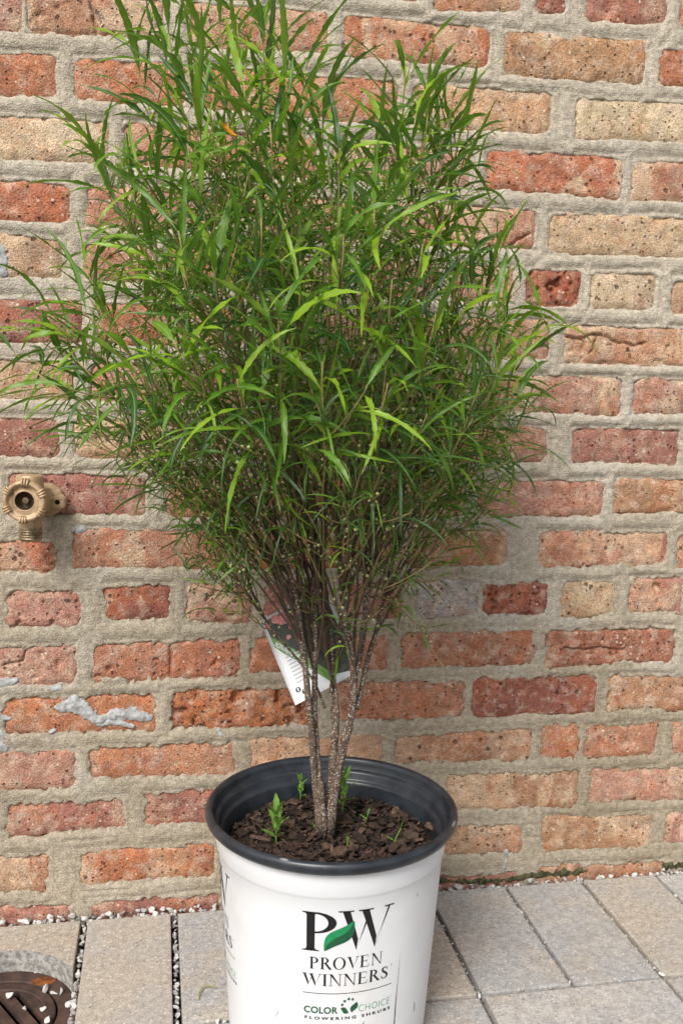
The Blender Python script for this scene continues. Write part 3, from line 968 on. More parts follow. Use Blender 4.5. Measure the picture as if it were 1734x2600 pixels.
blob_patch('cement_smear', [(*wp(0, 640), 1.2), (*wp(4, 665), 1.0), (*wp(6, 690), 1.0)], 0.008, M['smear'], wall, 160, 0.006)
k8 = 0.5529
s8 = lambda X, Y, f_: (*wp(867 + X * k8, 1950 + Y * k8), f_)
blob_patch('cement_smear', [s8(755, 380, .7), s8(752, 420, .5), s8(745, 460, .6)], 0.005, M['smear'], wall, 170, 0.004)
# slightly mossy foot of the wall; dark tone also paints the gap's shade
mz = lambda X, Y, f_: (*wp(867 + X * k8, 1950 + Y * k8), f_)
blob_patch('moss_shade_strip', [mz(440, 520, 1), mz(600, 520, .9), mz(760, 515, 1.0), mz(900, 485, 1.2), mz(1060, 478, 1.1), mz(1120, 470, .6)], 0.0044, M['moss_shade'], wall, 180, 0.003, 2.4)
blob_patch('moss_shade_strip', [mz(1480, 450, 1.1), mz(1568, 440, 1.2), mz(1640, 432, 1)], 0.005, M['moss_shade'], wall, 188, 0.003, 2.4)


# ------------------------------------------------------------------ stone chips in the joints
ICO_V, ICO_F = [], []
_b = bmesh.new()
bmesh.ops.create_icosphere(_b, subdivisions=2, radius=1.0)
_b.verts.ensure_lookup_table()
ICO_V = np.array([v.co[:] for v in _b.verts])
ICO_F = np.array([[v.index for v in f.verts] for f in _b.faces])
_b.free()


def stone_verts(size, r_):
    sc = np.array([r_.uniform(.7, 1.35), r_.uniform(.55, 1.0), r_.uniform(.5, .85)]) * size * 0.5
    v = ICO_V.copy()
    # a few cutting planes make it angular
    for _ in range(9):
        nrm = r_.normal(size=3)
        nrm /= np.linalg.norm(nrm)
        lim = r_.uniform(.28, .75)
        dd = v @ nrm
        v = v - np.where(dd > lim, dd - lim, 0)[:, None] * nrm
    v = v * sc
    a, b_, c_ = r_.uniform(0, 6.28), r_.normal() * .4, r_.normal() * .4
    Rm = np.array(Matrix.Rotation(a, 3, 'Z') @ Matrix.Rotation(b_, 3, 'X') @ Matrix.Rotation(c_, 3, 'Y'))
    return v @ Rm.T


SV, SF, ST_ = [], [], []


def add_stone(p, size, tint):
    SV.append(stone_verts(size, rng) + np.array(p))
    SF.append(ICO_F + 42 * (len(SV) - 1))
    ST_.append(np.full(42, tint))


for i, jx in enumerate(JX):
    if jx < -0.32 or jx > 0.98:
        continue
    wd = 0.0045 if i < 8 else 0.0028
    y = Y_WALL
    while y > Y_ROW - 0.002:
        if math.hypot(jx - DRAIN[0], y - DRAIN[1]) > 0.092:
            add_stone((jx + rng.uniform(-.3, .3) * wd, y, rng.uniform(-.011, -.0035)), rng.uniform(.9, 1.7) * wd * 1.5, rng.choice([.25, .6, .9, 1.0], p=[.25, .2, .3, .25]))
            if rng.random() < .6:
                add_stone((jx + rng.uniform(-.6, .6) * wd, y + .003, rng.uniform(-.016, -.01)), wd * 1.6, rng.uniform(.0, .5))
        y -= rng.uniform(.0035, .0085) if i < 8 else rng.uniform(.004, .012)
x = -0.36
while x < 1.0:                              # the wider gap along the foot of the wall
    for _ in range(2):
        add_stone((x + rng.uniform(-.003, .003), rng.uniform(-.0165, -.006), rng.uniform(-.009, .002)), rng.uniform(.006, .0125) * (1.0 if x < .5 else .85), rng.choice([.2, .5, .8, 1.0]))
    add_stone((x, rng.uniform(-.016, -.003), -.014), .013, rng.uniform(0, .4))
    x += rng.uniform(.004, .009)
for yr in (Y_ROW - 0.0035, y3 + 0.0035):
    x = -0.05
    while x < 1.0:
        add_stone((x, yr + rng.uniform(-.001, .001), rng.uniform(-.010, -.0045)), rng.uniform(.004, .007), rng.choice([.15, .4, .7, 1.0]))
        x += rng.uniform(.004, .016)
for _ in range(26):                         # strays on the pavers close to the joints
    j = random.choice([q for q in JX if -.05 < q < .9])
    add_stone((j + rng.uniform(-.008, .008), rng.uniform(Y_ROW, Y_WALL), .0012), rng.uniform(.0025, .005), rng.uniform(.6, 1))
for X, Y, sz in ((835, 1015, .013), (960, 1012, .008), (1338, 970, .009), (1465, 950, .009), (630, 1045, .011), (860, 515, .012), (595, 540, .011), (525, 535, .011), (1470, 465, .012), (1530, 590, .01)):
    q = at_z(867 + X * k8, 1950 + Y * k8, 0.0)
    add_stone((q[0], min(q[1], -.006), .001), sz, rng.uniform(.6, 1))
for X, Y, sz in ((500, 655, .016), (570, 645, .014), (635, 650, .012), (700, 640, .013), (745, 640, .011), (775, 630, .012), (910, 625, .010), (985, 620, .012), (230, 690, .014), (280, 685, .011), (330, 682, .012), (15, 712, .012), (130, 708, .016), (1000, 1165, .012), (1030, 1168, .010)):
    q = at_z(X * k5, 1950 + Y * k5, 0.0)
    add_stone((q[0], min(q[1], -.006), .001), sz, rng.uniform(.65, 1))
gm = mesh_np('gravel', np.concatenate(SV), np.concatenate(SF), smooth=False)
tint_attr(gm, np.concatenate(ST_))
gravel = tag(new_obj('gravel', gm, M['stone']), 'white and grey stone chips filling the paver joints and the foot of the wall', 'gravel', kind='stuff')


# ------------------------------------------------------------------ drain
drain = empty('floor_drain', (DRAIN[0], DRAIN[1], -0.03))
tag(drain, 'rusty round cast iron floor drain with slanted slots sunk between the pavers', 'drain')


def annulus(r0, r1, z0, z1, n=72):
    bev = 0.0015
    prof = [(r0, z0), (r0, z1 - bev), (r0 + bev, z1), (r1 - bev, z1), (r1, z1 - bev), (r1, z0)]
    return lathe(prof, n)


v, f = annulus(0.072, 0.101, -0.02, 0.0)
ring = new_obj('frame_ring', mesh_np('frame_ring', v, f, False), M['iron'], drain)
v, f = annulus(0.056, 0.0695, -0.012, -0.001)
new_obj('grate_rim', mesh_np('grate_rim', v, f, False), M['iron'], drain)
ang = R(-58)
pitch_ = 0.0205
rb = 0.0575
for k in range(-3, 3):
    v0, v1 = k * pitch_ + 0.002, k * pitch_ + 0.0142
    pts = []
    for vv, sgn in ((v0, 1), (v1, -1)):
        hw = math.sqrt(max(rb * rb - min(abs(vv), rb * .999) ** 2, 1e-6))
        for q in range(9):
            vq = v0
            pts.append((sgn * (-hw + 2 * hw * q / 8), vv))
    if min(abs(v0), abs(v1)) > rb:
        continue
    bm = bmesh.new()
    top = [bm.verts.new((a * math.cos(ang) - b_ * math.sin(ang), a * math.sin(ang) + b_ * math.cos(ang), -0.0025)) for a, b_ in pts]
    f_ = bm.faces.new(top)
    ex_ = bmesh.ops.extrude_face_region(bm, geom=[f_])
    for e_ in ex_['geom']:
        if isinstance(e_, bmesh.types.BMVert):
            e_.co.z -= 0.009
    bmesh.ops.recalc_face_normals(bm, faces=bm.faces)
    new_obj('grate_bar', bm_mesh('grate_bar', bm), M['iron'], drain)
v, f = lathe([(0.0005, -0.031), (0.071, -0.031), (0.071, -0.012)], 48)
new_obj('sump', mesh_np('sump', v, f), M['dark'], drain)
v, f = lathe([(0.0, 0.0004), (0.006, 0.0006), (0.009, 0.0002)], 20)
pat = mesh_np('rust_patch', v * np.array([1.7, 1.0, 1.0]), f)
q = at_z(112, 2491, -0.03)
o = new_obj('rust_patch', pat, M['rust'], drain)
o.location = (q[0] - DRAIN[0], q[1] - DRAIN[1], 0.0)

k5z = 1 / 6.03
for X, Y, sz, lab in ((710, 1240, .0145, 'large white stone chip on the drain frame just below the rust patch'),
                      (840, 1310, .011, 'slim white stone chip on the drain frame, left of a touching pair'),
                      (950, 1300, .011, 'flat white stone chip on the drain frame, right of a touching pair'),
                      (150, 1335, .0155, 'biggest white stone chip lying across the upper grate slot'),
                      (375, 1535, .009, 'small white stone chip resting on a bar in the middle of the drain grate'),
                      (650, 1540, .0125, 'white stone chip at the lower end of the short drain slot'),
                      (740, 1750, .0125, 'white stone chip at the rim of the drain grate, near the photo bottom'),
                      (800, 990, .013, 'upright grey white stone chip leaning on the sawn paver edge'),
                      (555, 975, .007, 'tiny stone chip on the drain frame against the sawn paver'),
                      (1165, 1240, .019, 'long white stone chip at the corner between drain and pavers'),
                      (1100, 1480, .014, 'white stone chip against the paver edge, right of the drain')):
    p_ = at_z(X * k5z, 2300 + Y * k5z, -0.026)
    vv = stone_verts(sz, rng)
    me = mesh_np('stone_chip', vv, ICO_F, False)
    tint_attr(me, np.full(42, rng.uniform(.85, 1.0)))
    o = new_obj('stone_chip', me, M['stone'])
    o.location = (p_[0], p_[1], -0.03 - vv[:, 2].min() - .0015)
    tag(o, lab, 'stone', 'loose stone chips round the floor drain')

# a curl of dry grass on the paver left of the pot
gp = [at_z(X * k5, 1950 + Y * k5, 0.0) for X, Y in ((912, 1068), (914, 1045), (928, 1022), (955, 1012), (985, 1014), (1000, 1016))]
V_, F_ = tube([(p[0], p[1], .0012 + .003 * math.sin(i / 5 * math.pi)) for i, p in enumerate(gp)], [.0007, .001, .0012, .0011, .0008, .0003], 6)
tag(new_obj('grass_blade', mesh_py('grass_blade', V_, F_, True), M['dry']), 'curled dry grass blade lying on the paver left of the pot', 'grass blade')


# ------------------------------------------------------------------ wall tap
def frame_obj(name, v, f, mat, parent, smooth=True):
    return new_obj(name, mesh_np(name, v, f, smooth), mat, parent)


TAPW = at_y(122, 1267, 0)
tap = empty('wall_tap', (TAPW[0], 0, TAPW[2]))
tag(tap, 'tan bronze wall tap with round ribbed handle and threaded spout, at the left edge', 'tap')


def rot_to(v, axis):
    """lathe verts (z axis) turned so that z points along axis"""
    q_ = Vector((0, 0, 1)).rotation_difference(Vector(axis))
    Rm = np.array(q_.to_matrix())
    return v @ Rm.T


def loc_tap(p):
    return np.array(p) - np.array([TAPW[0], 0, TAPW[2]])


# flange against the bricks
v, f = lathe([(0.0, 0.0125), (0.012, 0.0125), (0.0205, 0.0105), (0.0225, 0.0085), (0.023, 0.0), (0.0, 0.0)], 10)
frame_obj('wall_flange', rot_to(v, (0, -1, 0)), f, M['brass'], tap, False)
body_top = at_y(79, 1205, -0.042)
body_bot = at_y(77, 1372, -0.042)
bx = (body_top[0] + body_bot[0]) / 2
hub = np.array([bx, -0.042, at_y(72, 1272, -0.042)[2]])
# neck from the flange to the body with flats
pa, pb = np.array([0, -0.004, 0.0]), loc_tap(hub)
V_, F_ = tube([pa, pa * .5 + pb * .5, pb], [0.0175, 0.0165, 0.0165], 6)
frame_obj('neck', np.array([tuple(q) for q in V_]), np.array([q for q in F_ if len(q) == 4]), M['brass'], tap, False)
# ear with a screw hole on the right of the flange
bm = bmesh.new()
bmesh.ops.create_cube(bm, size=1.0)
for q in bm.verts:
    q.co = Vector((0.0125 + q.co.x * 0.024, -0.0155 + q.co.y * 0.012, -0.0015 + q.co.z * 0.0185))
bmesh.ops.bevel(bm, geom=bm.edges[:], offset=0.002, segments=2, affect='EDGES')
ear = new_obj('flange_ear', bm_mesh('flange_ear', bm), M['brass'], tap)
v, f = lathe([(0.0, 0.0), (0.0032, 0.0), (0.0032, -0.001), (0.0, -0.001)], 20)
o = frame_obj('screw_hole', rot_to(v, (0, -1, 0)), f, M['dark'], ear)
o.location = (0.0145, -0.0222, -0.0015)
for dz in (-0.0042, 0.0042):
    bm = bmesh.new()
    bmesh.ops.create_cube(bm, size=1.0)
    for q in bm.verts:
        q.co = Vector((0.0125 + q.co.x * 0.022, -0.0214 + q.co.y * 0.0016, -0.0015 + dz + q.co.z * 0.0012))
    new_obj('ear_rib', bm_mesh('ear_rib', bm), M['brass'], ear)
# body: cap, barrel, spout
hb = loc_tap(hub)
zt_, zb_ = loc_tap(body_top)[2] - hb[2], loc_tap(body_bot)[2] - hb[2]
v, f = lathe([(0.0, zt_), (0.0145, zt_), (0.0163, zt_ - .0012), (0.0168, zt_ - .003), (0.0172, zt_ - .021), (0.0165, zt_ - .023), (0.0165, zt_ - .026)], 48)
v = v + hb
frame_obj('vacuum_breaker_cap', v, f, M['brass'], tap)
v, f = lathe([(0.016, zt_ - .022), (0.0185, zt_ - .030), (0.0195, -.004), (0.018, -.016), (0.0148, -.026), (0.0142, -.034), (0.0138, zb_ + .020), (0.0142, zb_ + .017)], 10)
frame_obj('body', v + hb, f, M['brass'], tap, False)
prof = [(0.0132, zb_ + .024), (0.0134, zb_ + .019)]
for k in range(5):
    z_ = zb_ + .0175 - k * .0033
    prof += [(0.0138, z_), (0.0147, z_ - .0009), (0.0147, z_ - .0017), (0.0137, z_ - .0026)]
prof += [(0.0132, zb_ + .0002), (0.0122, zb_), (0.0104, zb_), (0.0100, zb_ + .012)]
v, f = lathe(prof, 48)
spout = frame_obj('spout', v + hb, f, M['oldbrass'], tap)
v, f = lathe([(0.0, zb_ + .010), (0.0101, zb_ + .010)], 32)
frame_obj('spout_bore', v + hb, f, M['dark'], spout)
# handle wheel, facing out of the wall and a little down
wc = at_y(61, 1274, -0.082)
ax = Vector((-0.10, -1.0, -0.05)).normalized()
wl_ = loc_tap(wc)
v, f = lathe([(0.010, -0.020), (0.0235, -0.017), (0.0262, -0.012), (0.0268, -0.005), (0.0255, -0.001), (0.0235, 0.0), (0.0212, -0.0002), (0.0202, -0.0035),
              (0.0185, -0.0042), (0.0132, -0.0045), (0.0122, -0.0035), (0.0117, -0.005), (0.0112, -0.016), (0.0, -0.0165)], 72)
hm = mesh_np('handle_wheel', rot_to(v, ax) + wl_, f)
hm.materials.append(M['brass'])
hm.materials.append(M['bore'])
wheel = new_obj('handle_wheel', hm, None, tap)
nprof = 72
mi = np.zeros(len(hm.polygons), dtype=np.int32)
mi[11 * nprof:] = 1
hm.polygons.foreach_set('material_index', mi)
for k in range(6):
    a0 = R(20 + 60 * k)
    for dk in (-1, 0, 1):
        a = a0 + dk * 0.135
        p0 = np.array([0.0185 * math.cos(a), 0.0185 * math.sin(a), -0.0015])
        p1 = np.array([0.0268 * math.cos(a), 0.0268 * math.sin(a), 0.0008])
        p2 = np.array([0.0278 * math.cos(a), 0.0278 * math.sin(a), -0.007])
        V_, F_ = tube([p0, (p0 + p1) / 2 + np.array([0, 0, .0012]), p1, p2], [0.0013, 0.0015, 0.0015, 0.0012], 8)
        vv = rot_to(np.array([tuple(q) for q in V_]), ax) + wl_
        new_obj('grip_rib', mesh_py('grip_rib', vv, F_, True), M['brass'], wheel)
# raised marks round the hub of the wheel (too worn to read)
for k in range(26):
    a = R(150 + 8.5 * k)
    bm = bmesh.new()
    bmesh.ops.create_cube(bm, size=1.0)
    Rk = Matrix.Rotation(a, 3, 'Z')
    for q in bm.verts:
        q.co = Rk @ Vector((0.0158 + q.co.x * 0.0030, q.co.y * (0.0011 if k % 3 else .0016), -0.0042 + q.co.z * 0.0011))
    me = bm_mesh('worn_mark', bm)
    vv = np.array([p.co[:] for p in me.vertices])
    vv = rot_to(vv, ax) + wl_
    me.vertices.foreach_set('co', vv.astype(np.float32).ravel())
    new_obj('worn_mark', me, M['brass'], wheel)
v, f = lathe([(0.0, -0.0085), (0.0038, -0.0085), (0.0045, -0.0095), (0.0045, -0.017)], 6)
stem = frame_obj('valve_stem', rot_to(v, ax) + wl_, f, M['oldbrass'], wheel, False)
V_, F_ = tube([hb + np.array([0, -.01, 0]), wl_ + np.array(ax) * -0.012], [0.0125, 0.0105], 24)
frame_obj('bonnet', np.array([tuple(q) for q in V_]), np.array([q for q in F_ if len(q) == 4]), M['brass'], tap)

# ------------------------------------------------------------------ pot
PX, PY = 0.1972, -0.2743
RIM_Z, SOIL_Z = 0.2717, 0.2265
pot = empty('plant_pot', (PX, PY, 0))
tag(pot, 'white printed nursery pot with black rolled rim standing on the pavers', 'pot')
R_BOT, R_TOP, Z_TOP = 0.1150, 0.1313, 0.250


def pot_r(z):
    return R_BOT + (R_TOP - R_BOT) * z / Z_TOP


prof = [(0.108, 0.0), (0.1125, 0.0008), (R_BOT, 0.004)]
prof += [(pot_r(z), z) for z in np.linspace(0.01, 0.224, 10)]
prof += [(pot_r(.226) + .0012, 0.2265), (pot_r(.23) + .0022, 0.230), (pot_r(.24) + .0024, 0.243), (pot_r(.25) + .0026, 0.2520), (pot_r(.25) + .0030, 0.2562), (pot_r(.25) + .0015, 0.2566)]
v, f = lathe(prof, 160)
th = np.arctan2(v[:, 1], v[:, 0])
wob = 1 + 0.004 * np.sin(th * 2 + 1) * (v[:, 2] / .25) * 0 + 0.0
new_obj('sleeve', mesh_np('sleeve', v * np.array([1, 1, 1]), f), M['sleeve'], pot)
prof = [(0.1330, 0.2548), (0.1352, 0.2550), (0.1385, 0.2560), (0.1425, 0.2583), (0.1448, 0.2612), (0.1456, 0.2650), (0.1450, 0.2688), (0.1430, 0.2710), (0.1405, 0.2717), (0.1380, 0.2708), (0.1364, 0.2685),
        (0.1357, 0.2650), (0.1350, 0.2610), (0.1338, 0.2580), (0.1305, 0.2565), (0.1290, 0.2540), (0.1284, 0.2470), (0.1272, 0.2452), (0.1250, 0.2440), (0.1240, 0.2410), (0.1222, 0.215)]
v, f = lathe(prof[:14], 160)
new_obj('rim', mesh_np('rim', v, f), M['black'], pot)
v, f = lathe(prof[13:] + [(0.112, 0.06), (0.108, 0.01)], 160)
new_obj('inner_wall', mesh_np('inner_wall', v, f), M['black'], pot)
# scrape of bare metal-bright plastic on the rim
def rim_pt(a, r, z):
    return (r * math.sin(a), -r * math.cos(a), z)
for a0, a1, rr_, zz_ in ((R(57), R(64), .1436, .2703), (R(-32), R(-28), .1432, .2703)):
    V_, F_ = [], []
    for k in range(9):
        a = a0 + (a1 - a0) * k / 8
        wv = .0012 * math.sin(math.pi * (k + .3) / 8.6)
        V_ += [rim_pt(a, rr_ - wv, zz_ + .0010 + wv * .3), rim_pt(a, rr_ + wv, zz_ + .0008 - wv * .8)]
    for k in range(8):
        F_.append((2 * k, 2 * k + 1, 2 * k + 3, 2 * k + 2))
    new_obj('rim_scrape', mesh_py('rim_scrape', V_, F_, True), M['scrape'], pot)


# --- lettering, built flat in (degrees round the pot, height) and wrapped on to the sleeve
def ring_arc(cx, cy, rx0, ry0, rx1, ry1, a0, a1, n=26):
    V, F = [], []
    for k in range(n + 1):
        a = a0 + (a1 - a0) * k / n
        V += [(cx + rx0 * math.cos(a), cy + ry0 * math.sin(a)), (cx + rx1 * math.cos(a), cy + ry1 * math.sin(a))]
    for k in range(n):
        F.append((2 * k, 2 * k + 1, 2 * k + 3, 2 * k + 2))
    return V, F


def poly(*p):
    return list(p), [tuple(range(len(p)))]


def stroke(pts):
    """pts (x, y, halfwidth)"""
    V, F = [], []
    for i, (x, y, w) in enumerate(pts):
        a, b = pts[max(i - 1, 0)], pts[min(i + 1, len(pts) - 1)]
        dx, dy = b[0] - a[0], b[1] - a[1]
        L = math.hypot(dx, dy) or 1
        V += [(x - dy / L * w, y + dx / L * w), (x + dy / L * w, y - dx / L * w)]
    for i in range(len(pts) - 1):
        F.append((2 * i, 2 * i + 1, 2 * i + 3, 2 * i + 2))
    return V, F


def serif(x0, x1, y, up):
    t = 0.032
    s = 1 if up else -1
    return poly((x0, y), (x1, y), (x1 - .02, y + s * t), (x0 + .02, y + s * t))


TH, TN = 0.15, 0.045


def stem_(x, w, y0=0, y1=1, se=.09):
    return [poly((x, y0), (x + w, y0), (x + w, y1), (x, y1)), serif(x - se, x + w + se, y0, True), serif(x - se, x + w + se, y1, False),
            poly((x - .035, y0 + .03), (x + w + .035, y0 + .03), (x + w, y0 + .07), (x, y0 + .07)), poly((x - .035, y1 - .03), (x + w + .035, y1 - .03), (x + w, y1 - .07), (x, y1 - .07))]


def glyph(ch):
    pi = math.pi
    if ch == 'I':
        return stem_(.1, TH), .35
    if ch == 'P':
        return stem_(.1, TH) + [ring_arc(.25, .73, .39, .27, .24, .225, pi / 2, -pi / 2), poly((.2, .955), (.3, .955), (.3, 1), (.2, 1)), poly((.2, .46), (.3, .46), (.3, .505), (.2, .505))], .68
    if ch == 'R':
        return stem_(.1, TH) + [ring_arc(.25, .745, .36, .255, .21, .21, pi / 2, -pi / 2), poly((.2, .955), (.3, .955), (.3, 1), (.2, 1)), poly((.2, .49), (.35, .49), (.35, .535), (.2, .535)),
                                stroke([(.38, .52, .07), (.56, .25, .075), (.72, .03, .075), (.80, .012, .014)]), serif(.62, .86, 0, True)], .82
    if ch == 'O':
        return [ring_arc(.46, .5, .44, .52, .29, .475, 0, 2 * pi, 40)], .92
    if ch == 'V':
        return [poly((.06, 1), (.06 + TH + .02, 1), (.47, .2), (.43, -.02)), poly((.43, -.02), (.475, .13), (.78, 1), (.73, 1)), serif(-.02, .32, 1, False), serif(.62, .88, 1, False)], .84
    if ch == 'W':
        return [poly((.05, 1), (.05 + TH + .03, 1), (.44, .26), (.41, -.02)), poly((.41, -.02), (.45, .13), (.665, .74), (.635, .80)),
                poly((.50, 1), (.50 + TH + .03, 1), (.90, .26), (.865, -.02)), poly((.865, -.02), (.90, .13), (1.225, 1), (1.175, 1)),
                serif(-.05, .33, 1, False), serif(.42, .80, 1, False), serif(1.06, 1.33, 1, False)], 1.28
    if ch == 'E':
        return stem_(.1, TH) + [poly((.2, .955), (.62, .955), (.62, 1), (.2, 1)), poly((.59, 1), (.62, 1), (.64, .78), (.62, .78)), poly((.2, .485), (.52, .485), (.52, .53), (.2, .53)),
                                poly((.50, .62), (.525, .62), (.525, .40), (.50, .40)), poly((.2, 0), (.66, 0), (.66, .045), (.2, .045)), poly((.62, 0), (.66, 0), (.70, .24), (.675, .24))], .74
    if ch == 'N':
        return [poly((.14, 0), (.14 + TN, 0), (.14 + TN, 1), (.14, 1)), poly((.06, 1), (.06 + TH + .04, 1), (.80, .0), (.80, -.02), (.76, -.02)), poly((.755, -.02), (.80, -.02), (.80, 1), (.755, 1)),
                serif(.02, .3, 0, True), serif(.66, .92, 1, False), serif(0, .22, 1, False)], .92
    if ch == 'S':
        pts = []
        ctl = [(.50, .74, .012), (.47, .88, .03), (.37, .965, .035), (.26, .96, .045), (.15, .88, .065), (.13, .76, .075), (.20, .63, .08), (.33, .52, .085), (.46, .40, .08),
               (.51, .26, .075), (.46, .11, .06), (.34, .035, .045), (.22, .035, .035), (.12, .11, .03), (.08, .27, .012)]
        return [stroke(ctl), poly((.49, .72), (.52, .72), (.52, .99), (.50, .99)), poly((.06, .28), (.09, .28), (.08, .01), (.06, .01))], .60
    return [], .3


def flat_word(word, track=0.04):
    V, F, x = [], [], 0
    for ch in word:
        parts, adv = glyph(ch)
        for v, f in parts:
            o = len(V)
            V += [(a + x, b) for a, b in v]
            F += [tuple(i + o for i in q) for q in f]
        x += adv + track
    return V, F


def flat_font(word, spacing=1.0, offset=0.0):
    cu = bpy.data.curves.new('text', 'FONT')
    cu.body = word
    cu.space_character = spacing
    cu.offset = offset
    cu.resolution_u = 6
    ob = bpy.data.objects.new('text_source', cu)
    COL.objects.link(ob)
    dg = bpy.context.evaluated_depsgraph_get()
    me = ob.evaluated_get(dg).to_mesh()
    V = [(p.co.x, p.co.y) for p in me.vertices]
    F = [tuple(p.vertices) for p in me.polygons]
    ob.evaluated_get(dg).to_mesh_clear()
    bpy.data.objects.remove(ob)
    bpy.data.curves.remove(cu)
    return V, F


def fit(VF, a0, a1, z0, z1):
    V, F = VF
    xs, ys = [p[0] for p in V], [p[1] for p in V]
    x0, x1, y0, y1 = min(xs), max(xs), min(ys), max(ys)
    return [(a0 + (p[0] - x0) / (x1 - x0) * (a1 - a0), z0 + (p[1] - y0) / (y1 - y0) * (z1 - z0)) for p in V], F


def wrap(name, VF, mat, deg, lift=0.00035):
    V, F = VF
    bm = bmesh.new()
    vs = [bm.verts.new((x * 0.0023, y, 0)) for x, y in V]     # 1 degree is about 2.3 mm of sleeve
    for q in F:
        try:
            bm.faces.new([vs[i] for i in q])
        except ValueError:
            pass
    for s in np.arange(-0.062, 0.064, 0.004):
        bmesh.ops.bisect_plane(bm, geom=bm.verts[:] + bm.edges[:] + bm.faces[:], dist=1e-6, plane_co=(s, 0, 0), plane_no=(1, 0, 0))
    for p in bm.verts:
        a, z = R(p.co.x / 0.0023 + deg), p.co.y
        r_ = pot_r(z) + lift
        p.co = Vector((r_ * math.sin(a), -r_ * math.cos(a), z))
    for q in bm.faces:
        q.normal_update()
        c = q.calc_center_median()
        if q.normal.dot(Vector((c.x, c.y, 0))) < 0:
            q.normal_flip()
    return new_obj(name, bm_mesh(name, bm), mat, pot)


def lens(p0, p1, bulge_l, bulge_r, n=16):
    """leaf outline between two points; returns the left and right halves"""
    d = (p1[0] - p0[0], p1[1] - p0[1])
    nr = (-d[1], d[0])
    mid, lf, rt = [], [], []
    for k in range(n + 1):
        t = k / n
        e = math.sin(math.pi * t) ** 0.85
        s = 0.06 * math.sin(math.pi * t * 2)
        c = (p0[0] + d[0] * t + nr[0] * s, p0[1] + d[1] * t + nr[1] * s)
        mid.append(c)
        lf.append((c[0] + nr[0] * e * bulge_l, c[1] + nr[1] * e * bulge_l))
        rt.append((c[0] - nr[0] * e * bulge_r, c[1] - nr[1] * e * bulge_r))
    mk = lambda a, b: (a + b, [(i, i + 1, len(a) + i + 1, len(a) + i) for i in range(n)])
    return mk(mid, lf), mk(mid, rt)


def scale_lens(p0, p1, bl, br_, sx=2.3):
    q0, q1 = (p0[0] * sx, p0[1] * 1000), (p1[0] * sx, p1[1] * 1000)
    L, Rr = lens(q0, q1, bl, br_)
    bk = lambda vf: ([(x / sx, y / 1000) for x, y in vf[0]], vf[1])
    return bk(L), bk(Rr)


def disc(cx, cz, r, n=18, sx=2.3):
    V = [(cx + r / sx * math.cos(2 * math.pi * k / n), cz + r / 1000 * math.sin(2 * math.pi * k / n)) for k in range(n)]
    return V, [tuple(range(n))]


def bar(a0, a1, z, t):
    n = 24
    V, F = [], []
    for k in range(n + 1):
        a = a0 + (a1 - a0) * k / n
        V += [(a, z - t / 2), (a, z + t / 2)]
    for k in range(n):
        F.append((2 * k, 2 * k + 2, 2 * k + 3, 2 * k + 1))
    return V, F


def put_print(deg):
    wrap('logo_letter', fit(flat_word('P'), -23.6, -7.2, .1655, .2105), M['ink'], deg)
    wrap('logo_letter', fit(flat_word('W'), -6.7, 21.2, .1660, .2122), M['ink'], deg)
    lf, rt = scale_lens((-12.8, .1662), (1.0, .2003), .19, .21)
    wrap('logo_leaf', lf, M['green'], deg, .0007)
    wrap('logo_leaf', rt, M['dgreen'], deg, .0007)
    wrap('lettering', fit(flat_word('PROVEN', .07), -19.8, 16.6, .1442, .1588), M['ink'], deg)
    wrap('lettering', fit(flat_word('WINNERS', .06), -23.6, 20.4, .1246, .1389), M['ink'], deg)
    wrap('registered_mark', ring_mark(22.2, .1385, 1.0), M['ink'], deg)
    wrap('printed_line', bar(-22.9, 23.1, .1157, .00075), M['ink'], deg)
    wrap('lettering', fit(flat_font('COLOR', 1.06, .03), -22.3, -5.3, .0917, .0999), M['dgreen'], deg)
    wrap('lettering', fit(flat_font('CHOICE', 1.12, -.018), 5.4, 22.7, .0917, .0997), M['green'], deg)
    wrap('lettering', fit(flat_font('FLOWERING SHRUBS', 1.55, .035), -21.9, 23.4, .0843, .0879), M['ink'], deg)
    wrap('registered_mark', disc(23.4, .0998, .35), M['green'], deg)
    for p0, p1 in (((0.2, .0921), (-4.0, .0982)), ((1.6, .0921), (4.2, .1042))):
        lf, rt = scale_lens(p0, p1, .26, .26)
        wrap('emblem_leaf', lf, M['dgreen'], deg)
        wrap('emblem_leaf', rt, M['dgreen'], deg, .0004)
    for cx, cz, r_ in ((-3.2, .1022, 1.5), (-2.0, .1063, 1.6), (0.0, .1086, 1.6), (2.0, .1077, 1.5)):
        wrap('emblem_dot', disc(cx, cz, r_), M['dgreen'], deg)


def ring_mark(cx, cz, r_):
    V, F = ring_arc(0, 0, r_, r_, r_ * .78, r_ * .78, 0, 2 * math.pi, 18)
    V2, F2 = poly((-.3, -.45), (-.1, -.45), (-.1, .45), (-.3, .45))
    o = len(V)
    V += V2
    F += [tuple(i + o for i in q) for q in F2]
    V2, F2 = ring_arc(-.15, .2, .4, .26, .2, .1, math.pi / 2, -math.pi / 2, 8)
    o = len(V)
    V += V2
    F += [tuple(i + o for i in q) for q in F2]
    return [(cx + x / 2.3, cz + y / 1000) for x, y in V], F


for deg in (0, -91, 90, 180):
    put_print(deg)
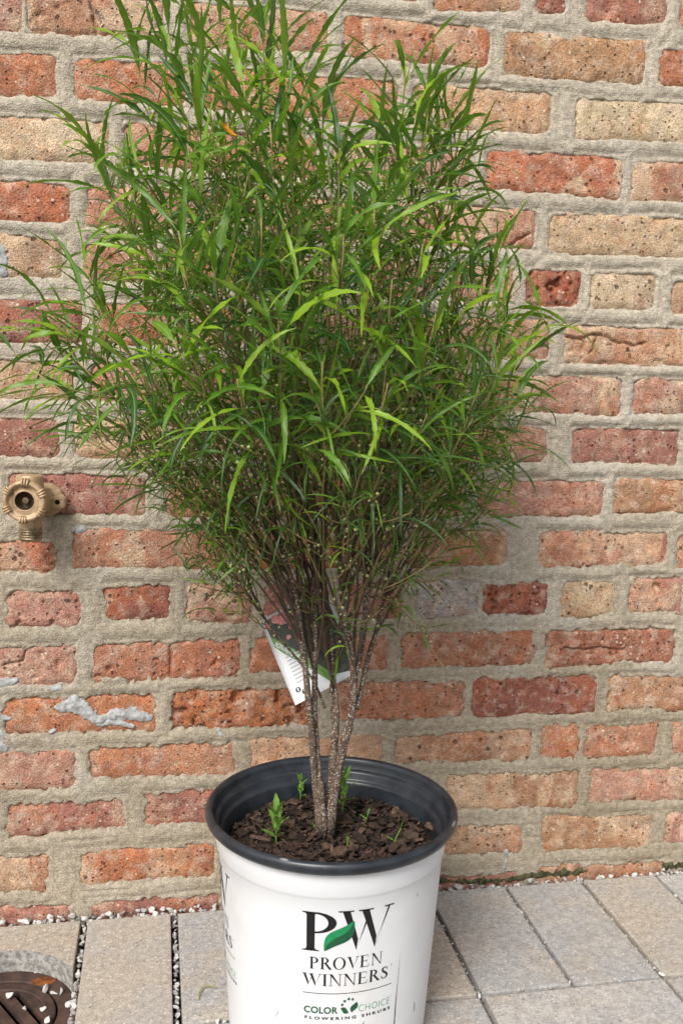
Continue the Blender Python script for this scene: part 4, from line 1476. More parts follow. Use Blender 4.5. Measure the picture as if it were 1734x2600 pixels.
# scuffs on the sleeve: a long dark drip at the right and short scratches
for pts in ([(27.5, .148, .02), (27.6, .13, .10), (27.3, .11, .16), (27.2, .092, .30), (27.3, .075, .42), (27.5, .055, .35)],
            [(8.5, .079, .05), (8.0, .073, .5), (8.2, .066, .4), (8.0, .05, .2)], [(36, .212, .05), (36.3, .209, .25), (36.8, .207, .04)], [(-18, .232, .03), (-17.6, .230, .14), (-17.2, .228, .05)],
            [(-36, .086, .1), (-37, .081, .18), (-38, .076, .05)], [(43, .073, .1), (44, .068, .35), (44, .06, .3)]):
    wrap('scuff', stroke([(a, z, w) if False else (a, z, w * .0) for a, z, w in pts]) if False else (
        [q for a, z, w in pts for q in ((a - w, z), (a + w, z))], [(2 * i, 2 * i + 1, 2 * i + 3, 2 * i + 2) for i in range(len(pts) - 1)]), M['scuff'], 0, .0003)

# ------------------------------------------------------------------ soil and bark mulch
sv, sf = lathe([(0.0, SOIL_Z + .004), (0.03, SOIL_Z + .004), (0.06, SOIL_Z + .003), (0.09, SOIL_Z + .001), (0.112, SOIL_Z - .002), (0.1226, SOIL_Z - .004)], 90)
sv[:, 2] += 0.003 * fbm(sv[:, 0] * 60 + 9, sv[:, 1] * 60, 201, 3) * (np.hypot(sv[:, 0], sv[:, 1]) > .001)
soil = new_obj('potting_soil', mesh_np('potting_soil', sv, sf), M['soil'])
soil.location = (PX, PY, 0)
tag(soil, 'dark potting soil filling the white pot around the stems', 'soil', kind='stuff')


def soil_h(x, y):
    r_ = math.hypot(x, y)
    return SOIL_Z + .004 - .007 * (r_ / .12) ** 2


def chip(L, Wd, T):
    """irregular flat splinter: jagged outline, bent"""
    n = 9
    out = []
    for k in range(n):
        a = 2 * math.pi * (k + rng.uniform(-.3, .3)) / n
        rr = rng.uniform(.65, 1.05)
        ca, sa = math.cos(a), math.sin(a)
        out.append((L * .5 * rr * math.copysign(abs(ca) ** .6, ca), Wd * .5 * rr * math.copysign(abs(sa) ** .6, sa)))
    bend = rng.uniform(-.25, .25)
    tz = lambda x, y: bend * x * x / L + rng.uniform(-.1, .1) * T
    top = [(x, y, T / 2 + tz(x, y)) for x, y in out]
    bot = [(x * .9, y * .9, -T / 2 + tz(x, y)) for x, y in out]
    V = np.array(top + bot + [(0, 0, T * .65), (0, 0, -T * .6)])
    F = []
    for k in range(n):
        j = (k + 1) % n
        F += [(k, j, 2 * n), (n + j, n + k, 2 * n + 1), (k, n + k, n + j), (k, n + j, j)]
    e = Matrix.Rotation(rng.uniform(0, 6.28), 3, 'Z') @ Matrix.Rotation(rng.normal() * .38, 3, 'X') @ Matrix.Rotation(rng.normal() * .38, 3, 'Y')
    return V @ np.array(e).T, np.array(F)


CV, CF, CT = [], [], []
off = 0
for k in range(2000):
    r_ = 0.1185 * math.sqrt(rng.random())
    a = rng.uniform(0, 2 * math.pi)
    x, y = r_ * math.cos(a), r_ * math.sin(a)
    if math.hypot(x - 0.002, y + .0) < 0.012:
        continue
    L = rng.gamma(2.0, .0038) + .003
    v, f = chip(L, L * rng.uniform(.2, .75), rng.uniform(.0006, .0018))
    rr = math.hypot(x, y)
    if rr + L * .5 > .1205:
        continue
    CV.append(v + np.array([x, y, soil_h(x, y) + rng.uniform(.0, .0065)]))
    CF.append(f + off)
    off += len(v)
    CT.append(np.full(len(v), np.clip(rng.beta(1.1, 2.6), 0, 1)))
cm = mesh_np('bark_mulch', np.concatenate(CV), np.concatenate(CF), False)
tint_attr(cm, np.concatenate(CT))
mulch = tag(new_obj('bark_mulch', cm, M['chip']), 'layer of small dark brown bark shreds covering the soil in the pot', 'mulch', kind='stuff')
mulch.location = (PX, PY, 0)

k3 = 0.4209
big = [(800, 640, .030, .6, 'widest reddish bark chip at the front of the pot, below the stems'), (540, 325, .018, .7, 'pale bark chip behind the left stems'), (335, 545, .030, .75, 'long pale wood splinter at the front left of the mulch'),
       (1355, 455, .016, .8, 'round reddish bark chip at the right end of the mulch'), (935, 560, .022, .15, 'dark curled bark flake right of the stems'), (1010, 400, .015, .6, 'brown bark chip behind the small seedling at the right'),
       (1030, 480, .022, .4, 'broad brown bark chip in the right half of the mulch'), (1240, 520, .022, .35, 'grey brown bark chip near the right edge of the mulch'), (1140, 600, .020, .3, 'dark bark chip at the front right of the mulch'),
       (600, 425, .014, .5, 'small brown bark chip touching the left stem'), (730, 610, .013, .65, 'narrow reddish bark chip standing left of the widest one'), (1290, 545, .013, .85, 'light reddish bark chip under the right rim')]
for X, Y, L, tn, lab in big:
    p_ = at_z(520 + X * k3, 1900 + Y * k3, SOIL_Z + .008)
    v, f = chip(L, L * (.3 if 'splinter' in lab else .62), .0028)
    if 'splinter' in lab:
        v, f = chip(L, L * .34, .004)
    me = mesh_np('bark_chip', v, f, False)
    tint_attr(me, np.full(len(v), tn))
    o = new_obj('bark_chip', me, M['chip'])
    o.location = (p_[0], p_[1], soil_h(p_[0] - PX, p_[1] - PY) + .0078)
    tag(o, lab, 'bark chip', 'large bark chips in the pot')


# ------------------------------------------------------------------ leaves
def leaf_geo(p, d, L, W, droop, twist, fold, seg, curl=0.0, serr=0.18, up=(0, 0, 1), sway=0.0):
    """lanceolate blade; returns verts (seg+1)*3, quads, uv per vertex"""
    p, d = np.array(p, float), np.array(d, float)
    d /= np.linalg.norm(d)
    upv_ = np.array(up, float)
    side = np.cross(d, upv_)
    if np.linalg.norm(side) < 1e-3:
        side = np.array([1.0, 0, 0])
    side /= np.linalg.norm(side)
    V, UV = [], []
    cur = p.copy()
    step = L / seg
    for i in range(seg + 1):
        t = i / seg
        nrm = np.cross(side, d)
        a = twist * t
        s2 = side * math.cos(a) + nrm * math.sin(a)
        n2 = np.cross(s2, d)
        if t < 0.07:
            w = 0.13
        else:
            u = (t - 0.07) / 0.93
            w = min(1.0, (u / 0.22) ** 0.7) * (1 - u ** 3.4) ** 0.9
            w = max(w, 0.03)
        if 0.12 < t < 0.95:
            w *= 1 + (serr if i % 2 else -serr * .6)
        hw = W * 0.5 * w
        wv = .28 * math.sin(t * 17 + L * 900)
        V += [cur - s2 * hw + n2 * (hw * (fold + wv)), cur, cur + s2 * hw + n2 * (hw * (fold - wv))]
        UV += [(0, t), (.5, t), (1, t)]
        cur = cur + d * step
        # gravity and own curl bend the blade
        g_ = np.array([0, 0, -1.0])
        g_ = g_ - d * g_.dot(d)
        d = d + g_ * droop / seg + nrm * curl / seg + side * sway / seg
        d /= np.linalg.norm(d)
        side = side - d * side.dot(d)
        side /= np.linalg.norm(side)
    F = []
    for i in range(seg):
        o = 3 * i
        F += [(o, o + 1, o + 4, o + 3), (o + 1, o + 2, o + 5, o + 4)]
    return np.array(V), np.array(F), np.array(UV)


def leaf_mesh(name, V, F, UV, tint):
    me = mesh_np(name, V, F)
    uvl = me.uv_layers.new(name='UVMap')
    uvl.data.foreach_set('uv', UV[F.ravel()].astype(np.float32).ravel())
    tint_attr(me, tint)
    return me


# ------------------------------------------------------------------ shrub
shrub = empty('shrub', (PX, PY, SOIL_Z))
tag(shrub, 'tall vase shaped shrub with long narrow serrated green leaves, growing in the white pot', 'shrub')
SH = np.array([PX, PY, SOIL_Z])
YP = PY


def sp(x, y, dep=0.0):
    """photo pixel to a point at the depth of the plant (dep: metres towards the wall)"""
    return at_y(x, y, YP + dep)


TR = [
    ([(813, 2096, 0), (803, 2010, -.004), (796, 1935, -.006), (790, 1850, -.008), (785, 1805, -.008), (776, 1697, -.01), (761, 1588, -.012), (749, 1497, -.014), (726, 1425, -.016), (711, 1372, -.018), (690, 1310, -.02)], .0052, .0030),
    ([(822, 2100, -.008), (814, 2010, -.006), (806, 1935, -.002), (800, 1850, .0), (798, 1805, .002), (800, 1697, .006), (800, 1588, .012), (799, 1512, .015), (795, 1440, .02), (786, 1370, .025)], .0052, .0028),
    ([(832, 2090, .006), (839, 2000, .008), (846, 1920, .01), (852, 1850, .012), (854, 1805, .012), (845, 1718, .015), (837, 1610, .02), (826, 1500, .025), (814, 1418, .03), (806, 1340, .035)], .0060, .0030),
    ([(836, 2098, -.004), (852, 1990, -.006), (868, 1905, -.008), (886, 1840, -.01), (895, 1795, -.01), (900, 1710, -.012), (889, 1655, -.014), (876, 1567, -.016), (868, 1505, -.018), (864, 1429, -.02), (858, 1350, -.022)], .0066, .0032),
    ([(900, 1712, -.012), (915, 1655, -.008), (928, 1567, -.004), (930, 1502, .0), (927, 1456, .004), (937, 1380, .01), (944, 1310, .014)], .0048, .0028),
    ([(903, 1800, -.008), (914, 1770, -.002), (932, 1675, .008), (956, 1600, .014), (974, 1520, .02), (992, 1440, .026), (1010, 1360, .03)], .0036, .0022),
    ([(840, 1760, .01), (852, 1650, .03), (868, 1560, .04), (880, 1470, .05), (890, 1380, .055)], .0030, .0020),
    ([(826, 1800, .01), (800, 1730, .02), (744, 1660, .02), (700, 1610, .02), (672, 1570, .02), (640, 1500, .02), (618, 1440, .02)], .0018, .0011),
]
trunk_pts = []
for path, r0, r1 in TR:
    P = np.array([sp(*q) for q in path])
    # densify and give it a slight irregular girth
    t = np.linspace(0, len(P) - 1, len(P) * 4)
    Q = np.stack([np.interp(t, np.arange(len(P)), P[:, k]) for k in range(3)], 1)
    for _ in range(2):
        Q[1:-1] = (Q[:-2] + 2 * Q[1:-1] + Q[2:]) / 4
    rad = [r0 + (r1 - r0) * i / (len(Q) - 1) for i in range(len(Q))]
    rad = [r * .88 * (1 + .05 * math.sin(i * 1.7) + random.uniform(-.03, .03)) for i, r in enumerate(rad)]
    if r0 > .005:
        rad[0] *= 1.25
        rad[1] *= 1.12
        Q[0, 2] -= .012
    V_, F_ = tube(Q - SH, rad, 10)
    new_obj('trunk', mesh_py('trunk', V_, F_, True), M['bark'], shrub)
    trunk_pts.append((Q, rad))

# stem tips in the photograph, 1568 px wide scale: x, y, depth, leaf scale, leaf width
K = 1.1059
TIPS = [
    # crown top
    (300, 90, .0, 1.0), (385, 60, -.05, 1.05), (455, 30, .04, 1.0), (430, 150, -.1, 1.05), (545, 60, -.03, 1.0), (600, 40, .06, 1.0), (650, 110, -.1, 1.0), (700, 130, .02, 1.0), (500, 10, .0, 1.0),
    (740, 220, -.08, 1.0), (815, 330, .06, 1.0), (560, 190, -.14, 1.05), (890, 290, .02, 1.0), (955, 260, -.05, 1.05), (1010, 310, .05, 1.0), (1030, 400, -.02, 1.0), (940, 400, -.12, 1.05),
    (265, 330, -.02, 1.05), (235, 380, .06, .95), (340, 370, -.12, 1.0), (430, 330, -.16, 1.05), (500, 300, .05, 1.0), (620, 280, -.15, 1.0), (700, 330, .05, 1.0), (780, 340, -.15, 1.0), (860, 330, .05, 1.0),
    # front of the crown
    (600, 500, -.20, 1.05), (690, 600, -.18, 1.0), (790, 520, -.20, 1.05), (860, 470, -.17, 1.0), (490, 590, -.20, 1.0), (410, 530, -.18, 1.0), (330, 510, -.1, 1.0), (275, 520, .02, .95),
    (900, 640, -.20, 1.0), (970, 560, -.15, 1.0), (1060, 590, .0, 1.0), (1085, 650, -.08, 1.05), (1120, 640, .05, .95), (1000, 720, -.20, 1.0), (1090, 780, -.08, 1.0), (1140, 800, .03, .95),
    (560, 430, .06, 1.0), (760, 450, .06, 1.0), (450, 640, .05, .95), (650, 640, .06, .95), (850, 640, .06, .95), (960, 760, .05, .9),
    # behind, against the wall
    (420, 420, .12, .9), (540, 520, .13, .9), (660, 440, .13, .9), (760, 560, .13, .9), (870, 520, .12, .9), (600, 660, .13, .85), (720, 720, .13, .85), (860, 760, .12, .85), (500, 760, .12, .85), (380, 700, .11, .85), (640, 830, .12, .8), (780, 870, .12, .8), (940, 860, .11, .8), (1010, 820, .10, .8), (540, 300, .12, .9), (780, 300, .12, .9),
    # left side
    (75, 770, .02, 1.05), (75, 850, -.02, 1.0), (215, 340, .0, 1.1), (1060, 265, .02, 1.05), (990, 190, -.02, 1.05), (1040, 215, .0, 1.05), (1075, 300, .04, 1.0), (930, 160, .02, 1.05), (1205, 905, .0, 1.0), (1150, 830, -.10, 1.0), (1130, 700, -.06, 1.0), (1100, 880, -.14, 1.0), (1120, 960, -.02, .95), (1090, 560, .05, 1.0), (1225, 935, -.02, 1.0), (1215, 800, .0, 1.0), (1195, 975, .02, .95), (1150, 560, .03, 1.0),
    (190, 610, .0, 1.0), (150, 680, -.06, 1.0), (220, 700, .06, .95), (140, 760, .0, 1.0), (180, 830, -.1, 1.0), (220, 880, .03, .95), (270, 960, -.08, 1.0), (265, 1010, .04, .9), (300, 830, -.18, 1.0),
    (400, 780, -.20, 1.0), (545, 870, -.22, 1.05), (600, 1020, -.20, .95), (740, 830, -.22, 1.0), (760, 1020, -.20, .9), (640, 720, -.22, 1.0), (340, 640, .05, .9), (330, 900, .04, .85), (430, 950, .05, .8),
    (560, 760, .06, .85), (500, 1010, -.05, .8), (400, 1010, -.12, .9),
    # right side
    (1130, 890, -.03, .95), (1085, 960, -.1, 1.0), (1120, 1010, .03, .85), (1060, 1060, -.08, .85), (980, 950, -.20, 1.0), (890, 880, -.22, 1.0), (880, 1070, -.18, .9), (1000, 1090, -.12, .85),
    (1010, 1150, .02, .75), (935, 1180, -.12, .75), (1000, 900, .06, .85), (860, 920, .06, .8), (740, 930, .06, .8), (640, 900, .05, .8), (950, 1050, .05, .75), (700, 1060, .05, .75), (820, 1080, .05, .7),
    (110, 720, -.02, 1.0), (120, 885, -.05, .95), (185, 955, .0, .9), (215, 1010, -.04, .9),
    (1175, 760, .0, 1.0), (1190, 870, .0, 1.0), (1170, 940, -.05, .95), (1140, 1050, .0, .85), (1160, 690, .02, .95),
    # thin low growth
    (455, 1200, -.03, .7), (440, 1290, .01, .6), (500, 1340, -.02, .6), (545, 1400, .01, .5), (600, 1180, -.13, .7), (930, 1390, -.02, .5), (985, 1440, .0, .45), (1050, 1250, .0, .65), (1010, 1330, .02, .6), (1120, 1180, -.02, .7), (1100, 1110, -.06, .8), (380, 1080, -.03, .8), (340, 1040, .02, .85), (880, 1260, -.08, .55), (650, 1260, .03, .55),
    (1040, 1180, -.05, .7), (1075, 1140, .0, .7), (1070, 1210, .02, .7), (470, 1180, .03, .7), (460, 1240, .02, .65),
    (530, 1230, -.1, .65), (940, 1330, .03, .55), (960, 1400, .01, .5), (545, 1370, .02, .5),
    (485, 1120, -.08, .75), (430, 1080, .0, .8), (545, 1190, -.05, .7), (505, 1260, .0, .65), (700, 1170, -.15, .7), (790, 1150, -.17, .75), 
    (960, 1260, .0, .65), (900, 1290, -.06, .6), (560, 1240, .04, .6),
    (1000, 1220, .03, .65), (520, 1310, .03, .55), 
]
leaves = []        # (V, F, UV, tint)
buds = []
branch_no = 0


def frame_of(d):
    d = np.array(d, float)
    d /= np.linalg.norm(d)
    a = np.cross(d, np.array([.2, .9, .1]))
    a /= np.linalg.norm(a)
    return d, a, np.cross(d, a)


def leaf_share(p):
    """the crown is not evenly filled: sparse arms on the left, bare stems below, open pockets between the clumps"""
    rel_ = np.array(p) - CAM
    zz = rel_ @ fwd
    x, y = (IMG_W / 2 + FOCAL * (rel_ @ rgt) / zz) / K, (IMG_H / 2 - FOCAL * (rel_ @ upv) / zz) / K
    pr = 1.0
    if y > 1060:
        pr *= .8 if (x < 560 or x > 1000) else .62
    if y > 1160 and 540 < x < 1010:
        pr *= .62
    if x < 350:
        pr *= .72
    if x > 1050:
        pr *= .85
    g_ = mnoise.noise(Vector(p) * 10.5 + Vector((3.1, 0, 7.7)))
    if g_ < -.16:
        pr *= .5
    if 590 < x < 740 and 1360 < y < 1630:
        pr *= .12
    return pr


def put_leaf(p, axis, phi, spread, L, W, droop, narrow):
    if rng.random() > leaf_share(np.array(p) + np.array([0, 0, .008])):
        return
    d, a, b = frame_of(axis)
    out = a * math.cos(phi) + b * math.sin(phi)
    dr = d * math.cos(spread) + out * math.sin(spread)
    q = np.array(p) + dr * L
    if q[1] > -0.012:                       # keep blades out of the wall
        dr = dr * np.array([1, 0.0, 1]) + np.array([0, -.25, 0])
    seg = 18 if W > .0045 else 12
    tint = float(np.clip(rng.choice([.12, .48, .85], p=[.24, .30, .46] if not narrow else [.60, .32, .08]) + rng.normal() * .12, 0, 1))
    # upper face of the blade looks back along the shoot, towards its tip
    up_ = d * .7 + np.array([0, 0, .6]) + rng.normal(size=3) * .25
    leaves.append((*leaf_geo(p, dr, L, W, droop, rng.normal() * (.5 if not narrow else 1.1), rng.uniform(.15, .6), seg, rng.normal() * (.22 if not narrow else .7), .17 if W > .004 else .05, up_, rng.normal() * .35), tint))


def leafy_shoot(path, scale, start, low, wfac=1.0):
    """leaves spiralling along a shoot from fraction start to its tip"""
    seglen = np.linalg.norm(np.diff(path, axis=0), axis=1)
    cum = np.concatenate([[0], np.cumsum(seglen)])
    total = cum[-1]
    s = start * total
    phi = rng.uniform(0, 6.28)
    while s < total * .995:
        f_ = s / total
        p = np.array([np.interp(s, cum, path[:, k]) for k in range(3)])
        i = min(np.searchsorted(cum, s), len(path) - 1)
        ax = path[i] - path[i - 1]
        phi += 2.4 + rng.normal() * .25
        near_tip = f_ > .84
        L = scale * rng.uniform(.058, .100) * (0.75 + .35 * f_ if not near_tip else rng.uniform(.8, 1.1))
        if low:
            W, L = rng.uniform(.0014, .0034), L * rng.uniform(.5, 1.0)
        else:
            W = rng.uniform(.0036, .0076) * (.5 + .55 * f_) * wfac
            L *= .85 + .15 * wfac
        put_leaf(p, ax, phi, rng.uniform(.6, 1.25) if not near_tip else rng.uniform(.3, .95), L, W, rng.uniform(.5, 1.9) * (1.0 if not near_tip else .8), low or W < .004)
        if rng.random() < (.10 if not low else .16) and f_ < .8:
            for _ in range(rng.integers(1, 4)):
                buds.append(p + rng.normal(size=3) * .004)
        s += (rng.uniform(.009, .015) if not near_tip else rng.uniform(.006, .009)) * (1 if not low else .62)


for (tx, ty, dep, sc) in TIPS:
    tip = sp(tx * K, ty * K, dep)
    low = ty > 1090
    # root the stem on the trunk whose head lies nearest below it
    heads = [(i, Q[-1]) for i, (Q, _) in enumerate(trunk_pts)]
    if tx < 620 and ty > 1180:
        ti = 7 if tx < 580 else 0
    else:
        ti = min(heads[:7], key=lambda h: abs((h[1][0] - PX) * 3.2 - (tip[0] - PX)) + abs(h[1][1] - YP - dep) * .25 + rng.uniform(0, .30))[0]
    Q, rad = trunk_pts[ti]
    fr = rng.uniform(.50, 1.0) if ti != 7 else rng.uniform(.5, 1.0)
    k = int(fr * (len(Q) - 1))
    root = Q[k]
    if root[2] > tip[2] - .02:
        k = int(.45 * (len(Q) - 1))
        root = Q[k]
    td = Q[min(k + 2, len(Q) - 1)] - Q[max(k - 2, 0)]
    td /= np.linalg.norm(td)
    span = np.linalg.norm(tip - root)
    outw = tip - root
    side_out = np.array([outw[0], outw[1], 0])
    p1 = root + td * span * .26 + side_out * .10 + rng.normal(size=3) * span * .03
    flat = 1.0 if ty < 760 else max(.22, 1 - (ty - 760) / 420.0)
    flat = min(flat, 1 - .72 * min(1, max(0, abs(tx - 740) - 330) / 300.0))
    end_dir = np.array([outw[0] * .55, outw[1] * .4, (abs(outw[2]) * 1.0 + .04) * flat])
    end_dir /= np.linalg.norm(end_dir)
    p2 = tip - end_dir * span * .30
    path = bezier(root, p1, p2, tip, 22)
    path[1:-1] += np.cumsum(rng.normal(size=(20, 3)) * .0011, 0) * np.sin(np.linspace(0, math.pi, 20))[:, None]
    rr0 = min(rad[k] * .6, .0008 + span * .0017)
    radii = [rr0 + (.0007 - rr0) * (i / 21) ** .8 for i in range(22)]
    tubes = [tube(path - SH, radii, 6)]
    tt_ = [np.repeat(np.clip(np.linspace(-.2, 1.05, 22), 0, 1), 6)]
    start = .45 if not low else .12
    if span > .35:
        start = .64
    wfac = 1.0 if ty < 780 else max(.42, 1 - (ty - 780) / 380.0)
    if rng.random() < .14:
        wfac = 1.0
    leafy_shoot(path, sc, start, low, wfac)
    # side shoots
    ns = int(np.clip(span / .075, 1, 7)) if not low else int(np.clip(span / .05, 1, 5))
    for j in range(ns):
        f_ = rng.uniform(.3, .93)
        i = int(f_ * 21)
        b0 = path[i]
        ax = path[min(i + 1, 21)] - path[i - 1]
        d, a, b_ = frame_of(ax)
        phi = rng.uniform(0, 6.28)
        out = a * math.cos(phi) + b_ * math.sin(phi)
        ln = rng.uniform(.045, .11) * (1.1 - .4 * f_) * (1 if not low else .7)
        dirn = d * .8 + out * .6 + np.array([0, 0, .12])
        dirn /= np.linalg.norm(dirn)
        e = b0 + dirn * ln
        if e[1] > -.03:
            e[1] = -.03
        sub = bezier(b0, b0 + (d * .4 + out * .4) * ln * .5, e - np.array([0, 0, .2]) * ln * .4, e, 8)
        tubes.append(tube(sub - SH, [.0010 + (.0005 - .0010) * q / 7 for q in range(8)], 5))
        tt_.append(np.repeat(np.linspace(.5, 1.0, 8), 5))
        inner = low or (f_ < .82 and rng.random() < .86)
        leafy_shoot(sub, sc * (.85 if not inner else .8), .12, inner, wfac)
    V_, F_ = join_tubes(tubes)
    me = mesh_py('branch', V_, F_, True)
    tint_attr(me, np.concatenate(tt_))
    new_obj('branch', me, M['twig'], shrub)
# two short tufts low on the stems
for X, Y, dep in ((850, 1745, -.025), (1010, 1600, .0)):
    b0 = sp(X, Y, dep)
    for k in range(16):
        a = rng.uniform(0, 6.28)
        ax = np.array([.25 * math.cos(a), .25 * math.sin(a), 1.0])
        put_leaf(b0 + np.array([0, 0, rng.uniform(0, .008)]), ax, rng.uniform(0, 6.28), rng.uniform(.4, 1.2), rng.uniform(.03, .06), rng.uniform(.0018, .0038), rng.uniform(.2, .9), True)

# which blades show largest: rough depth buffer of sample points
cnt = len(leaves)
PB, PI = [], []
for i, (V, F, UV, tn) in enumerate(leaves):
    V = V.reshape(-1, 3, 3)
    m_ = [V[:, 0], V[:, 1], V[:, 2], (V[:, 0] + V[:, 1]) / 2, (V[:, 1] + V[:, 2]) / 2]
    m_ = np.concatenate(m_)
    PB.append(m_)
    PI.append(np.full(len(m_), i))
PB, PI = np.concatenate(PB), np.concatenate(PI)
rel = PB - CAM
dz = rel @ fwd
u_ = ((IMG_W / 2 + FOCAL * (rel @ rgt) / dz) / 5).astype(int)
v_ = ((IMG_H / 2 - FOCAL * (rel @ upv) / dz) / 5).astype(int)
ok = (u_ >= 0) & (u_ < 347) & (v_ >= 0) & (v_ < 520)
lin = v_ * 347 + u_
zb = np.full(347 * 520, 9.0)
np.minimum.at(zb, lin[ok], dz[ok])
front = ok & (dz < zb[np.clip(lin, 0, len(zb) - 1)] + .001)
# count distinct visible cells per leaf, weighted by closeness
pair = np.unique(PI[front].astype(np.int64) * 200000 + lin[front])
vis = np.bincount((pair // 200000).astype(int), minlength=cnt)
order = np.argsort(-vis)
chosen = set(order[:300].tolist())
RV, RF, RU, RT = [], [], [], []
off = 0
for i, (V, F, UV, tn) in enumerate(leaves):
    if i in chosen:
        o0 = V[1].copy()
        me = leaf_mesh('leaf', V - o0, F, UV, np.full(len(V), tn))
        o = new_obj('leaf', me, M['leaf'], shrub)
        o.location = o0 - SH
    else:
        RV.append(V - SH)
        RF.append(F + off)
        RU.append(UV)
        RT.append(np.full(len(V), tn))
        off += len(V)
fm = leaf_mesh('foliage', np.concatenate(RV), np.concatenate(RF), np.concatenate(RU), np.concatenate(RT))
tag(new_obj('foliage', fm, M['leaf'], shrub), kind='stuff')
# small round buds in the leaf axils
_b = bmesh.new()
bmesh.ops.create_icosphere(_b, subdivisions=1, radius=.0016)
_b.verts.ensure_lookup_table()
bv = np.array([q.co[:] for q in _b.verts])
bf = np.array([[q.index for q in f.verts] for f in _b.faces])
_b.free()
BV = np.concatenate([bv * rng.uniform(.7, 1.3) + p - SH for p in buds])
BF = np.concatenate([bf + len(bv) * i for i in range(len(buds))])
tag(new_obj('buds', mesh_np('buds', BV, BF), M['bud'], shrub), kind='stuff')
# one withered orange leaf tip high in the crown
wpt = sp(562, 308, -.17)
V, F, UV = leaf_geo(wpt, (.25, -.1, -1), .020, .006, .1, 1.4, .9, 10, 1.4, .2)
o = new_obj('withered_leaf', leaf_mesh('withered_leaf', V - wpt, F, UV, np.full(len(V), .5)), M['orange'], shrub)
o.location = wpt - SH
o['label'] = 'small curled orange withered leaf among the green ones'
print('leaves', cnt, 'buds', len(buds))

# ------------------------------------------------------------------ plant tag hanging behind the stems
YT = YP + 0.075
TL, BL, BRc, TRc = (at_y(660, 1575, YT), at_y(750, 1791, YT - .036), at_y(916, 1705, YT - .030), at_y(826, 1490, YT + .006))
tago = empty('plant_tag', tuple(TL))
tag(tago, 'white plant care tag with pink flower photo and green band, tilted behind the stems', 'tag')
EU, EV = TRc - TL, BL - TL
NRM = np.cross(EU, EV)
NRM /= np.linalg.norm(NRM)
if NRM[1] > 0:
    NRM = -NRM
UL, VL = np.linalg.norm(EU), np.linalg.norm(EV)


def tp_(u, v, lift=0.0):
    bow = 0.004 * math.sin(math.pi * min(max(u, 0), 1)) - .004 * math.sin(math.pi * min(max(v, 0), 1))
    return EU * u + EV * v + NRM * (bow + lift)


n_ = 12
V_, F_ = [], []
for lift in (0.0, -.0006):
    for j in range(n_ + 1):
        for i in range(n_ + 1):
            V_.append(tp_(i / n_, j / n_, lift))
N1 = (n_ + 1) ** 2
for s in (0, N1):
    F_ += [tuple(q) for q in grid_faces(n_ + 1, n_ + 1, s)]
rimi = [i for i in range(n_)] + [n_ + (n_ + 1) * j for j in range(n_)] + [N1 - 1 - i for i in range(n_)] + [n_ * (n_ + 1) - (n_ + 1) * j for j in range(n_)]
for a, b in zip(rimi, rimi[1:] + rimi[:1]):
    F_.append((a, b, b + N1, a + N1))
new_obj('card', mesh_py('card', V_, F_, True), M['card'], tago)


def tag_piece(name, pts, mat, lift, parent=None):
    """flat print on the tag given as an outline in card coordinates"""
    bm = bmesh.new()
    vs = [bm.verts.new((p[0], p[1], 0)) for p in pts]
    bm.faces.new(vs)
    for s in np.arange(.1, 1.0, .1):
        for co, no in (((s, 0, 0), (1, 0, 0)), ((0, s, 0), (0, 1, 0))):
            bmesh.ops.bisect_plane(bm, geom=bm.verts[:] + bm.edges[:] + bm.faces[:], dist=1e-6, plane_co=co, plane_no=no)
    bmesh.ops.triangulate(bm, faces=bm.faces)
    for p in bm.verts:
        p.co = Vector(tp_(p.co.x, p.co.y, lift))
    return new_obj(name, bm_mesh(name, bm), mat, parent or tago)


def band_curve(o):
    return [(0.045 + (0.64 - 0.045) * t - o * .25 * min(1, t * 6), min(.975, 0.215 + (0.90 - .215) * (t ** 1.1) + o)) for t in np.linspace(0, 1, 15)]


photo = tag_piece('photo_print', [(.045, .035), (.955, .035), (.955, .965)] + list(reversed(band_curve(0.0))), M['photo'], .0004)
tag_piece('green_band', band_curve(0.0)[:14] + list(reversed(band_curve(.12)[:14])), M['band'], .0007)
for u, v, r_ in ((.20, .07, .045), (.26, .12, .04), (.33, .13, .035), (.36, .07, .04), (.41, .09, .03), (.30, .06, .03), (.385, .165, .03), (.07, .09, .028), (.085, .13, .02), (.27, .31, .024), (.46, .1, .03), (.34, .22, .02)):
    k_ = 9
    tag_piece('rose_print', [(u + r_ * 1.5 * rng.uniform(.75, 1.1) * math.cos(2 * math.pi * q / k_), v + r_ * 1.2 * rng.uniform(.75, 1.1) * math.sin(2 * math.pi * q / k_)) for q in range(k_)], M['pink'], .0008, photo)
# words on the band and fine print
Vt, Ft = flat_font('NON-INVASIVE', 1.05, .03)
xm = max(p[0] for p in Vt)
bc = band_curve(.06)
bm = bmesh.new()
dirb = np.array([bc[8][0] - bc[0][0], bc[8][1] - bc[0][1]])
L_ = np.linalg.norm(dirb * np.array([UL, VL]))
du = dirb * np.array([UL, VL]) / L_
vs = []
for x, y in Vt:
    t_ = x / xm * 13 * .42 + .8
    i_ = min(int(t_), 13)
    f_ = t_ - i_
    px, py = bc[i_][0] + (bc[i_ + 1][0] - bc[i_][0]) * f_, bc[i_][1] + (bc[i_ + 1][1] - bc[i_][1]) * f_
    hgt_ = (y - .35) * .0078
    nx_, ny_ = du[1] * hgt_ / UL, -du[0] * hgt_ / VL
    vs.append(bm.verts.new(Vector(tp_(px + nx_, py + ny_, .0011))))
for q in Ft:
    try:
        bm.faces.new([vs[i] for i in q])
    except ValueError:
        pass
new_obj('lettering', bm_mesh('lettering', bm), M['card'], tago)
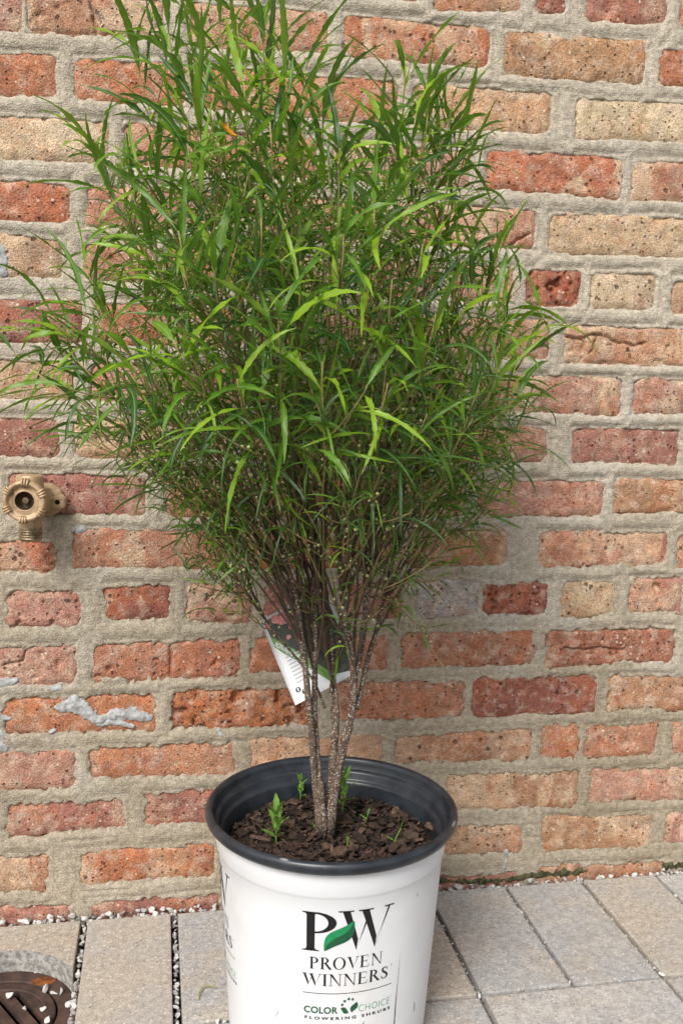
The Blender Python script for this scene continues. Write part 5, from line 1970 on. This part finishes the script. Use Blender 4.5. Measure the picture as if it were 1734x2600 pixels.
for j in range(9):
    u0 = .13 + .0 * j
    v0 = .45 + j * .042
    tag_piece('printed_line', [(u0, v0), (u0 + (.20 if j % 3 else .15) , v0), (u0 + (.20 if j % 3 else .15), v0 + .011), (u0, v0 + .011)], M['grey'], .0008)
for j in range(5):
    v0 = .69 + j * .04
    tag_piece('printed_line', [(.36, v0), (.42, v0), (.42, v0 + .009), (.36, v0 + .009)], M['grey'], .0008)
for u, v, mt in ((.115, .865, 'ink'), (.185, .915, 'ink'), (.255, .965 - .01, 'lime')):
    ic = tag_piece('icon', [(u + .036 * math.cos(2 * math.pi * q / 16), v + .029 * math.sin(2 * math.pi * q / 16)) for q in range(16)], M[mt], .0008)
    tag_piece('icon_mark', [(u - .008, v - .018), (u + .012, v - .018), (u + .012, v - .006), (u + .004, v + .018), (u - .008, v + .018)], M['card'], .0011, ic)
# the loop that holds it
top = tp_(.55, .04)
V_, F_ = tube([top, top + np.array([.004, -.01, .012]), top + np.array([.0, -.03, .018]), top + np.array([-.01, -.06, .012])], [.0009] * 4, 6)
new_obj('tie', mesh_py('tie', V_, F_, True), M['grey'], tago)


# ------------------------------------------------------------------ seedlings in the pot
def seedling(X, Y, h, nl, lab, wide=.34, lean=0.0):
    p_ = at_z(520 + X * k3, 1900 + Y * k3, SOIL_Z + .006)
    s0 = np.array([p_[0], p_[1], soil_h(p_[0] - PX, p_[1] - PY) + .001])
    root = empty('weed_seedling', tuple(s0))
    tag(root, lab, 'seedling', 'weed seedlings in the pot')
    pts = [np.array([lean * h * (k / 4) ** 1.5, 0, h * .8 * k / 4]) for k in range(5)]
    V_, F_ = tube(pts, [.0011, .001, .0009, .0008, .0006], 6)
    st_ = mesh_py('stalk', V_, F_, True)
    st_.uv_layers.new(name='UVMap')
    tint_attr(st_, np.full(len(V_), .8))
    new_obj('stalk', st_, M['weed'], root)
    for k in range(nl):
        f_ = .25 + .75 * k / max(1, nl - 1)
        b0 = np.array([np.interp(f_ * 4, range(5), [q[j] for q in pts]) for j in range(3)])
        phi = k * 2.4 + X
        spread = 1.25 - .9 * f_
        d_ = np.array([math.cos(phi) * math.sin(spread), math.sin(phi) * math.sin(spread), math.cos(spread)])
        L = h * rng.uniform(.36, .55) * (1.1 - .25 * f_)
        V, F, UV = leaf_geo(b0, d_, L, L * wide, .5, rng.normal() * .2, .35, 8, .2, .05)
        new_obj('leaf', leaf_mesh('leaf', V, F, UV, np.full(len(V), rng.uniform(.3, 1))), M['weed'], root)


seedling(430, 575, .05, 11, 'leafy green weed seedling at the front left of the pot', .36)
seedling(577, 290, .034, 6, 'slim weed seedling behind the left stems in the pot', .46)
seedling(832, 385, .058, 10, 'tallest weed seedling, right behind the thick right stem', .32)
seedling(672, 520, .022, 6, 'low weed seedling at the foot of the stems, in front', .3)
seedling(970, 440, .022, 5, 'small weed seedling right of the stems in mid mulch', .3, .2)
seedling(1140, 570, .026, 2, 'single pale leaf sprout at the front right of the mulch', .24, .3)
seedling(860, 590, .016, 6, 'tiny pale sprouts at the front centre of the mulch', .16)
